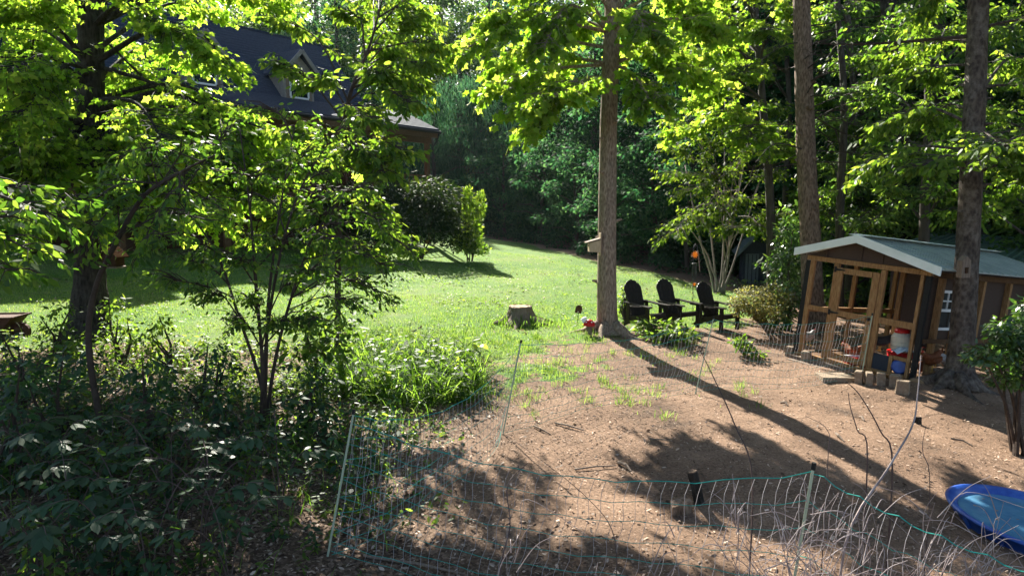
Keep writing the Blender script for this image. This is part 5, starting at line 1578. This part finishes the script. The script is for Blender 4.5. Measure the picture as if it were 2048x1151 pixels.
def blades(name, x, y, hmin, hmax, tpl, mat, lean=.5, label=None, cat='grass', seed=0):
    n = len(x); z = gz(x, y)
    P = np.stack([x, y, z - .01], 1)
    a = RNG.uniform(0, 6.283, n); ln = RNG.uniform(0.05, lean, n)
    T = np.stack([np.cos(a) * ln, np.sin(a) * ln, np.ones(n)], 1)
    b = RNG.uniform(0, 6.283, n)
    Nn = np.stack([np.cos(a) + .5 * np.cos(b), np.sin(a) + .5 * np.sin(b), np.zeros(n)], 1)
    S = RNG.uniform(hmin, hmax, n)
    return tag(link(name, leaves_mesh(name, P, T, -Nn, S, tpl, M[mat])), label, cat, None, 'stuff')


lm = lambda x, y: lawn_mask(x, y) * in_view(x, y) * np.clip(.35 + 1.3 * (fbm(x, y, 1.6, 3) + .35) + .08 * (y - 12), .05, 1)
x1, y1 = scatter(230000, (-16, 8), (8.5, 18), lm)
x2, y2 = scatter(150000, (-24, 9), (18, 32), lm)
x3, y3 = scatter(50000, (-24, 6), (32, 48), lm)
x = np.concatenate([x1, x2, x3]); y = np.concatenate([y1, y2, y3])
TB = (np.array([(0, .09, 0), (0, -.09, 0), (1, 0, 0)], np.float32), [[0, 1, 2]])
blades('grass', x, y, .025, .075, TB, 'grass', 1.0, 'short mown grass of the sunlit lawn')
wx, wy = scatter(5200, (-14, 6.5), (10, 26), lambda x, y: lawn_mask(x, y) * in_view(x, y) * (fbm(x, y, .8, 15) > .05))
n = len(wx) * 6
wx = np.repeat(wx, 6) + RNG.normal(0, .06, n); wy = np.repeat(wy, 6) + RNG.normal(0, .06, n)
tag(link('lawn_weeds', leaves_mesh('lawn_weeds', np.stack([wx, wy, gz(wx, wy) + RNG.uniform(.02, .07, n)], 1), RNG.normal(0, 1, (n, 3)) * np.array([1, 1, .3]), np.array([0, 0, 1.0]) + RNG.normal(0, .4, (n, 3)), RNG.uniform(.03, .075, n), T_SMALL, M['dogwood'])), 'clover and broad weeds in the lawn', 'weeds', None, 'stuff')
wx, wy = scatter(1500, (-14, 6.5), (10, 30), lambda x, y: lawn_mask(x, y) * in_view(x, y))
n = len(wx)
tag(link('fallen_leaves', leaves_mesh('fallen_leaves', np.stack([wx, wy, gz(wx, wy) + .05], 1), RNG.normal(0, 1, (n, 3)) * np.array([1, 1, .2]), np.array([0, 0, 1.0]) + RNG.normal(0, .5, (n, 3)), RNG.uniform(.04, .10, n), T_OVATE, M['litter'])), 'dry leaves lying on the lawn', 'fallen leaves', None, 'stuff')
# tufts at lawn edge and around the stump
cx, cy = scatter(1900, (-3.4, 3.8), (8.4, 15.5), lambda x, y: .10 + .75 * lawn_mask(x, y) * (y < 13.5))
x = np.repeat(cx, 22) + RNG.normal(0, .05, len(cx) * 22); y = np.repeat(cy, 22) + RNG.normal(0, .05, len(cx) * 22)
blades('grass', x, y, .06, .17, T_BLADE, 'grass', .9, 'loose grass tufts between lawn and bare soil')
sp_, _ = on_ground(1040, 645)
x = sp_.x + RNG.normal(0.1, .45, 420); y = sp_.y - .28 + RNG.normal(0, .25, 420)
blades('grass', x, y, .1, .32, T_BLADE, 'tallgrass', .7, 'long grass around the foot of the stump')


def tall_region(x, y):
    e = ((x + 1.55) / 1.25) ** 2 + ((y - 9.9) / 1.35) ** 2
    return (e < 1 + .5 * fbm(x, y, 2)) * 1.0


x, y = scatter(12000, (-3.4, .2), (8.0, 11.9), tall_region)
blades('tall_grass', x, y, .2, .7, T_FINE, 'tallgrass', 1.3, 'tall bright arching grass clump at centre left')
x, y = scatter(2600, (-9, -1.2), (5.5, 11.5), lambda x, y: (fbm(x, y, 1.1, 2) > .1) * .8 * in_view(x, y))
blades('tall_grass', x, y, .12, .4, T_FINE, 'tallgrass', .9, 'straggly grass among the weeds at left')


def cover(name, n, xr, yr, fn, hr, size, mat, tpl, label, cat='weeds', per=7, spread=.16):
    cx, cy = scatter(n, xr, yr, fn)
    k = len(cx)
    h = RNG.uniform(*hr, (k, per)) * (.5 + .5 * RNG.random((k, 1)))
    x = cx[:, None] + RNG.normal(0, spread, (k, per)); y = cy[:, None] + RNG.normal(0, spread, (k, per))
    P = np.stack([x, y, gz(x, y) + h], -1).reshape(-1, 3)
    m = len(P)
    T = RNG.normal(0, 1, (m, 3)) * np.array([1, 1, .35]) - np.array([0, 0, .25])
    Nn = np.array([0, 0, 1.0]) + RNG.normal(0, .35, (m, 3))
    return tag(link(name, leaves_mesh(name, P, T, Nn, size * RNG.uniform(.55, 1.3, m), tpl, M[mat])), label, cat, None, 'stuff')


def stalks(name, n, xr, yr, fn, hr, size, mat, tpl, label, cat='weeds', nodes_=6, trio=False, lean=.35, z0=.25):
    """Upright weeds: each a leaning stalk with leaves set around it in steps."""
    cx, cy = scatter(n, xr, yr, fn)
    k = len(cx); m = 3 if trio else 2
    h = RNG.uniform(*hr, (k, 1, 1)) * (.55 + .45 * RNG.random((k, 1, 1)))
    la = RNG.uniform(0, 6.283, (k, 1, 1)); ll = RNG.uniform(0, lean, (k, 1, 1)) * h
    t = (z0 + (1 - z0) * (np.arange(nodes_)[None, :, None] + RNG.uniform(-.3, .3, (k, nodes_, 1))) / (nodes_ - 1)).clip(.05, 1.05)
    bx = cx[:, None, None] + np.cos(la) * ll * t ** 1.6; by = cy[:, None, None] + np.sin(la) * ll * t ** 1.6
    bz = gz(cx, cy)[:, None, None] + h * t
    az = RNG.uniform(0, 6.283, (k, 1, 1)) + np.arange(nodes_)[None, :, None] * (.7 if trio else 1.45) + np.arange(m)[None, None, :] * (6.283 / m)
    az = az + RNG.normal(0, .25, az.shape)
    off = size * RNG.uniform(.1, 1.0 if trio else .3, az.shape)
    x = bx + np.cos(az) * off; y = by + np.sin(az) * off; z = bz + RNG.normal(0, .01, az.shape)
    P = np.stack([x, y, np.broadcast_to(z, x.shape)], -1).reshape(-1, 3)
    T = np.stack([np.cos(az), np.sin(az), RNG.uniform(-.7, .25, az.shape)], -1).reshape(-1, 3)
    q = len(P)
    S = (size * RNG.uniform(.6, 1.3, (k, 1, 1)) * np.sqrt(1.25 - .8 * np.abs(t - .5)) * np.ones(az.shape)).ravel()
    o = tag(link(name, leaves_mesh(name, P, T, np.array([0, 0, 1.0]) + RNG.normal(0, .35, (q, 3)), S, tpl, M[mat])), label, cat, None, 'stuff')
    sp0 = np.stack([cx, cy, gz(cx, cy) - .02], 1)
    tip = np.stack([(cx + (np.cos(la) * ll)[:, 0, 0]), (cy + (np.sin(la) * ll)[:, 0, 0]), gz(cx, cy) + h[:, 0, 0]], 1)
    d = tip - sp0; L = np.linalg.norm(d, axis=1)
    st = (np.array([(0, .006, 0), (0, -.006, 0), (1, 0, 0)], np.float32), [[0, 1, 2]])
    tag(link('stems', leaves_mesh('stems', sp0, d, np.tile([[0.2, -1.0, 0.1]], (k, 1)), L, st, M['cane_dark']), o), None, None, None, 'stuff')
    return o


def weeds_lit(x, y):
    return smooth(7.6, 9, y + .0 * x) * (1 - smooth(-.4, .6, y - np.interp(x, XB, YB))) * (x < -2.2) * in_view(x, y) * (.45 + .55 * (fbm(x, y, 1.0, 5) > -.1))


stalks('weeds', 2100, (-12, -1.6), (7.4, 12.5), weeds_lit, (.1, .55), .075, 'cover', T_OVATE, 'sunlit yellow green weeds along the lawn edge at left')
stalks('weeds', 420, (-3.6, -.3), (8.6, 11.6), tall_region, (.3, .75), .11, 'cover', T_OVATE, 'broad leaves mixed into the tall grass clump')


def weeds_dark(x, y):
    return (1 - smooth(-2.6, -1.3, x + .25 * fbm(x, y, 1.2) - .12 * (y - 5))) * (1 - smooth(7.6, 9.2, y)) * in_view(x, y) * (.2 + .8 * (fbm(x, y, 1.1, 9) > -.08))


stalks('undergrowth', 1150, (-7.5, -.8), (3.4, 9), weeds_dark, (.2, .8), .08, 'bramble', T_OVATE, 'dark shaded undergrowth across the lower left', nodes_=7)
stalks('undergrowth', 420, (-7.5, -.8), (3.4, 9.5), weeds_dark, (.25, .7), .085, 'sapling', T_OVATE, 'trifoliate weeds among the shaded undergrowth', nodes_=5, trio=True)
stalks('undergrowth', 700, (-7.5, -.6), (3.4, 9.5), lambda x, y: in_view(x, y) * (x < -1.0 + .1 * (y - 5)), (.08, .3), .05, 'cover', T_OVATE, 'small fine leaved weeds low between the brambles', nodes_=6)
x, y = scatter(2600, (-7.5, -.9), (3.4, 8.6), lambda x, y: (fbm(x, y, 1.4, 12) > .0) * in_view(x, y))
blades('tall_grass', x, y, .1, .42, T_FINE, 'grass', 1.2, 'thin wild grass in the shaded lower left')
cover('undergrowth', 260, (-2.2, .6), (5.6, 8.8), lambda x, y: (fbm(x, y, 1.3, 4) > .1) * (x < -.2) * 1.0, (.02, .14), .07, 'cover', T_OVATE, 'scattered low weeds inside the near netting', per=6)
cover('undergrowth', 900, (6.5, 24), (13.5, 24), lambda x, y: (y > 14.5) * (x > edge_x(y) + .3) * 1.0, (.05, .5), .14, 'forest2', T_OVATE, 'low growth on the floor of the right woods', per=7, spread=.25)


# bramble plants one by one, leaves as parts
def bramble(seed, label, lr=(.10, .15), hgt=.6):
    rg = random.Random(seed)
    t = thing('bramble', label, 'bramble', (0, 0, 0), 0, 'brambles in the lower left')
    st = MB(); tips = []
    for k in range(3):
        a = rg.uniform(0, 6.28); L = hgt * rg.uniform(.7, 1.1)
        pts = [Vector((0, 0, -.03)), Vector((math.cos(a) * .08, math.sin(a) * .08, L * .55)), Vector((math.cos(a) * .25, math.sin(a) * .25, L * .95)), Vector((math.cos(a) * .45, math.sin(a) * .45, L))]
        c = curve(pts, 4); st.tube(c, list(np.linspace(.006, .002, len(c))), 4)
        tips += [(c[i], a) for i in (5, 8, 10, 12)]
    st.build('cane', M['cane_dark'], t)
    for p, a in tips:
        for q in (-.8, 0, .8):
            b = a + q + rg.uniform(-.2, .2)
            T = np.array([[math.cos(b), math.sin(b), rg.uniform(-.35, .1)]])
            me = leaves_mesh('leaf', np.array([p]), T, np.array([[rg.uniform(-.25, .25), rg.uniform(-.25, .25), 1]]), [rg.uniform(*lr)], T_OVATE, M['bramble'])
            link('leaf', me, t)
    return t


bl = ['broad leaved bramble arching low in the lower left shade', 'shaded bramble with drooping leaf trios among the undergrowth']
B = [bramble(301, bl[0]), bramble(302, bl[1], (.08, .12), .8)]
spots = [(60, 1000), (150, 1080), (250, 1010), (340, 1090), (120, 930), (40, 880), (230, 900), (330, 960), (430, 1040), (480, 960), (90, 1130), (300, 1140), (520, 900), (560, 980), (400, 900), (20, 780), (130, 820), (460, 1120), (180, 980), (380, 1000), (590, 760), (640, 790), (20, 940), (100, 960), (200, 1050), (290, 950), (350, 1030), (420, 960), (10, 1060), (60, 1130), (180, 1130), (500, 1020), (150, 880), (270, 870), (90, 860), (360, 880), (400, 1080), (240, 1110), (0, 830), (60, 760)]
for i, (u, v) in enumerate(spots):
    p, _ = on_ground(u, v + 50)
    if i < 2:
        B[i].location = p; B[i].rotation_euler = (0, 0, rg.uniform(0, 6))
    else:
        dup(B[i % 2], p, rg.uniform(0, 6.28), rg.uniform(.75, 1.15))

# chips and fallen leaves on the soil
def bare(x, y):
    return (1 - lawn_mask(x, y)) * in_view(x, y) * (x < edge_x(y) + 2)


x, y = scatter(110000, (-3, 9), (3.4, 15), lambda x, y: bare(x, y) * (.12 + .88 * (fbm(x, y, .7, 1) * .5 + .55) * np.clip(1.5 - y / 14, .3, 1)))
n = len(x)
P = np.stack([x, y, gz(x, y) + .012], 1)
a = RNG.uniform(0, 6.28, n)
T = np.stack([np.cos(a), np.sin(a), RNG.normal(0, .25, n)], 1); Nn = np.array([0, 0, 1.0]) + RNG.normal(0, .3, (n, 3))
tag(link('wood_chips', leaves_mesh('wood_chips', P, T, Nn, RNG.gamma(1.8, .006, n) + .008, T_CHIP, M['chips'])), 'wood chips and bark bits over the bare soil', 'wood chips', None, 'stuff')
x, y = scatter(45000, (-8, 7), (3.4, 11), lambda x, y: np.clip(litter_mask(x, y) * .9 + .03, 0, 1) * bare(x, y))
n = len(x)
P = np.stack([x, y, gz(x, y) + .015], 1)
a = RNG.uniform(0, 6.28, n)
T = np.stack([np.cos(a), np.sin(a), RNG.normal(0, .3, n)], 1); Nn = np.array([0, 0, 1.0]) + RNG.normal(0, .45, (n, 3))
tag(link('leaf_litter', leaves_mesh('leaf_litter', P, T, Nn, RNG.uniform(.02, .065, n), T_OVATE, M['litter'])), 'dry fallen leaves over the shaded soil', 'fallen leaves', None, 'stuff')


# ------------------------------------------------------------------ sticks, stubs and bare canes
def stick(u0, v0, u1, v1, r, label, mat='weathered', lift=.012):
    a, _ = on_ground(u0, v0); b, _ = on_ground(u1, v1)
    m_ = a.lerp(b, .5); m_.z = max(m_.z, float(gz(m_.x, m_.y)) + r)
    o = MB().tube([Vector((0, 0, lift)), m_ - a + Vector((random.uniform(-.03, .03), 0, lift * 1.5)), b - a + Vector((0, 0, lift))], [r, r * .9, r * .5], 6, jag=.1, seed=int(u0)).build('stick', M[mat])
    o.location = a
    return tag(o, label, 'stick', 'sticks on the bare soil')


stick(1110, 847, 1168, 862, .012, 'short dark stick on soil just beyond the netting bottom edge')
stick(1150, 940, 1232, 932, .010, 'thin crooked stick lying across the sunlit soil')
stick(1236, 926, 1262, 944, .018, 'stubby pale stick beside the thin crooked one')
stick(1068, 853, 1102, 870, .012, 'short stick at the netting foot nearest the second post')
stick(1672, 868, 1688, 884, .018, 'pale wood scrap on soil in front of coop')
stick(1720, 835, 1728, 842, .02, 'small pale wood scrap below the coop')
stick(1562, 806, 1576, 812, .02, 'dark bark scrap between the trunk shadow and coop netting')
stick(1902, 878, 1945, 893, .014, 'long pale split stick on the shaded soil at right')
stick(1300, 880, 1345, 884, .008, 'thin dark twig at the edge of the leaf shadow')
stick(735, 1115, 930, 1150, .014, 'long dark stick under the near netting at the bottom')


def stub(u, v, h, r, lean, label):
    p, _ = on_ground(u, v)
    t = thing('wood_stub', label, 'wood stub', p, 0, 'cut wood standing in the run')
    e = Vector((lean[0], lean[1], h))
    MB().tube([Vector((0, 0, -.03)), e * .5, e], [r, r * .9, r * .95], 9, jag=.22, seed=int(u)).build('bark', M['bark_left'], t)
    MB().tube([e, e * 1.03], r * .8, 10).build('cut_top', M['bark_red'], t)


stub(1400, 1004, .30, .058, (-.08, .02), 'dark leaning wood stub standing near the foreground netting')
stub(1838, 848, .10, .045, (0, .02), 'short reddish stub on soil below the right trunk')
p, _ = on_ground(1360, 1025)
o = MB().prism([(-.11, -.04, 0), (.02, -.06, 0), (.11, -.04, 0), (.10, .05, 0), (-.07, .06, 0)], (0, 0, -.02), (.02, .03, .10)).build('wood_chunk', M['bark_red'])
o.location = p; o.rotation_euler = (R(10), R(-8), R(20)); tag(o, 'squarish brown wood chunk beside the leaning stub', 'wood chunk')


def cane_thing(name, label, base, paths, mat, cat, r=.008, group=None):
    t = thing(name, label, cat, base, 0, group)
    for pts in paths:
        c = curve(pts, 5)
        MB().tube(c, list(np.linspace(r, r * .35, len(c))), 5).build('cane', M[mat], t, base)
    return t


def tall_stem(pix, d0, d1, label, r=.007, mat='cane_dark'):
    n = len(pix)
    pts = [at(u, v, d0 + (d1 - d0) * i / (n - 1)) for i, (u, v) in enumerate(pix)]
    b = pts[0]
    g = G(b.x, b.y, -.05)
    return cane_thing('bare_stem', label, g, [[g] + pts], mat, 'bare stem', r, 'bare stems in the foreground')


tall_stem([(1505, 960), (1470, 850), (1430, 760), (1395, 690)], 4.6, 4.9, 'long leaning bare stem crossing the netting left of coop', .007)
tall_stem([(1785, 940), (1760, 860), (1720, 790), (1692, 762)], 4.4, 4.6, 'dark bare stem rising to the slab by the coop netting', .007)
tall_stem([(1735, 920), (1715, 860), (1700, 810), (1697, 785)], 4.4, 4.6, 'shorter bare stem just left of the dark one', .006)
tall_stem([(1690, 1090), (1780, 930), (1825, 850), (1835, 790), (1842, 710)], 4.0, 4.6, 'pale bare stem rising in front of the right stub', .009, 'cane')
tall_stem([(1655, 930), (1655, 860), (1610, 830)], 4.4, 4.6, 'thin kinked twig over the trunk shadow', .004)
tall_stem([(1860, 985), (1845, 900), (1852, 850)], 4.3, 4.5, 'thin bare twig rising above the left end of pool', .004)
tall_stem([(1000, 1151), (1020, 1050), (1015, 970), (1055, 925)], 3.9, 4.3, 'dark crooked stem in the middle foreground', .006)
tall_stem([(1230, 1080), (1180, 1000), (1090, 925), (1010, 868)], 4.6, 6.5, 'fine trailing twig on the dappled soil', .004)


def thicket(cx, seed, n, label, d=3.4):
    rg_ = random.Random(seed)
    g0 = at(cx, 1150, d); base = G(g0.x, g0.y, -.05)
    paths = []
    for i in range(n):
        a = at(cx + rg_.uniform(-130, 130), 1150, d + rg_.uniform(-.35, .5)); a = G(a.x, a.y, -.05)
        top = rg_.uniform(.6, 1.45)
        lean = Vector((rg_.uniform(-.55, .55), rg_.uniform(-.25, .3), 0))
        b = a + Vector((0, 0, top)) + lean
        m_ = a.lerp(b, .55) + Vector((rg_.uniform(-.1, .1), rg_.uniform(-.1, .1), .1))
        j = lambda: Vector((rg_.uniform(-.05, .05), rg_.uniform(-.04, .04), rg_.uniform(-.02, .02)))
        pts = [a, a.lerp(m_, .5) + j(), m_, m_.lerp(b, .35) + j(), m_.lerp(b, .7) + j(), b]
        if rg_.random() < .5:
            pts.append(b + Vector((rg_.uniform(-.4, .4), rg_.uniform(-.1, .1), rg_.uniform(-.3, .05))))
        paths.append(pts)
        for k in range(5):
            s = a.lerp(b, rg_.uniform(.35, .95)); q = s + Vector((rg_.uniform(-.3, .3), rg_.uniform(-.15, .15), rg_.uniform(-.02, .25)))
            paths.append([s, s.lerp(q, .5) + Vector((0, 0, .04)), q])
    cane_thing('dead_bramble', label, base, paths, 'cane', 'dead bramble', .0032, 'dead brambles at the lower right')


thicket(1500, 11, 20, 'tangle of bare purplish canes around the near netting post')
thicket(1640, 12, 30, 'dense tangle of pale dead canes just right of the near netting post')
thicket(1790, 13, 30, 'tangle of bare dead canes in front of the blue pool')
thicket(1950, 14, 28, 'tangle of bare dead canes in the lower right corner')
thicket(1060, 15, 2, 'few thin dead canes at the bottom middle')


# ------------------------------------------------------------------ air
hz = MB().box((0, 70, 25), (336, 212, 74)).build('haze', M['white'])
m, nt, out = nodes('thin_air_haze')
pv = N(nt, 'ShaderNodeVolumePrincipled', Density=.0001, Anisotropy=.3)
pv.inputs['Color'].default_value = (.80, .90, 1.0, 1)
nt.links.new(pv.outputs[0], out.inputs['Volume'])
hz.data.materials.clear(); hz.data.materials.append(m)
tag(hz, 'thin morning haze between the trees', None, None, 'stuff')
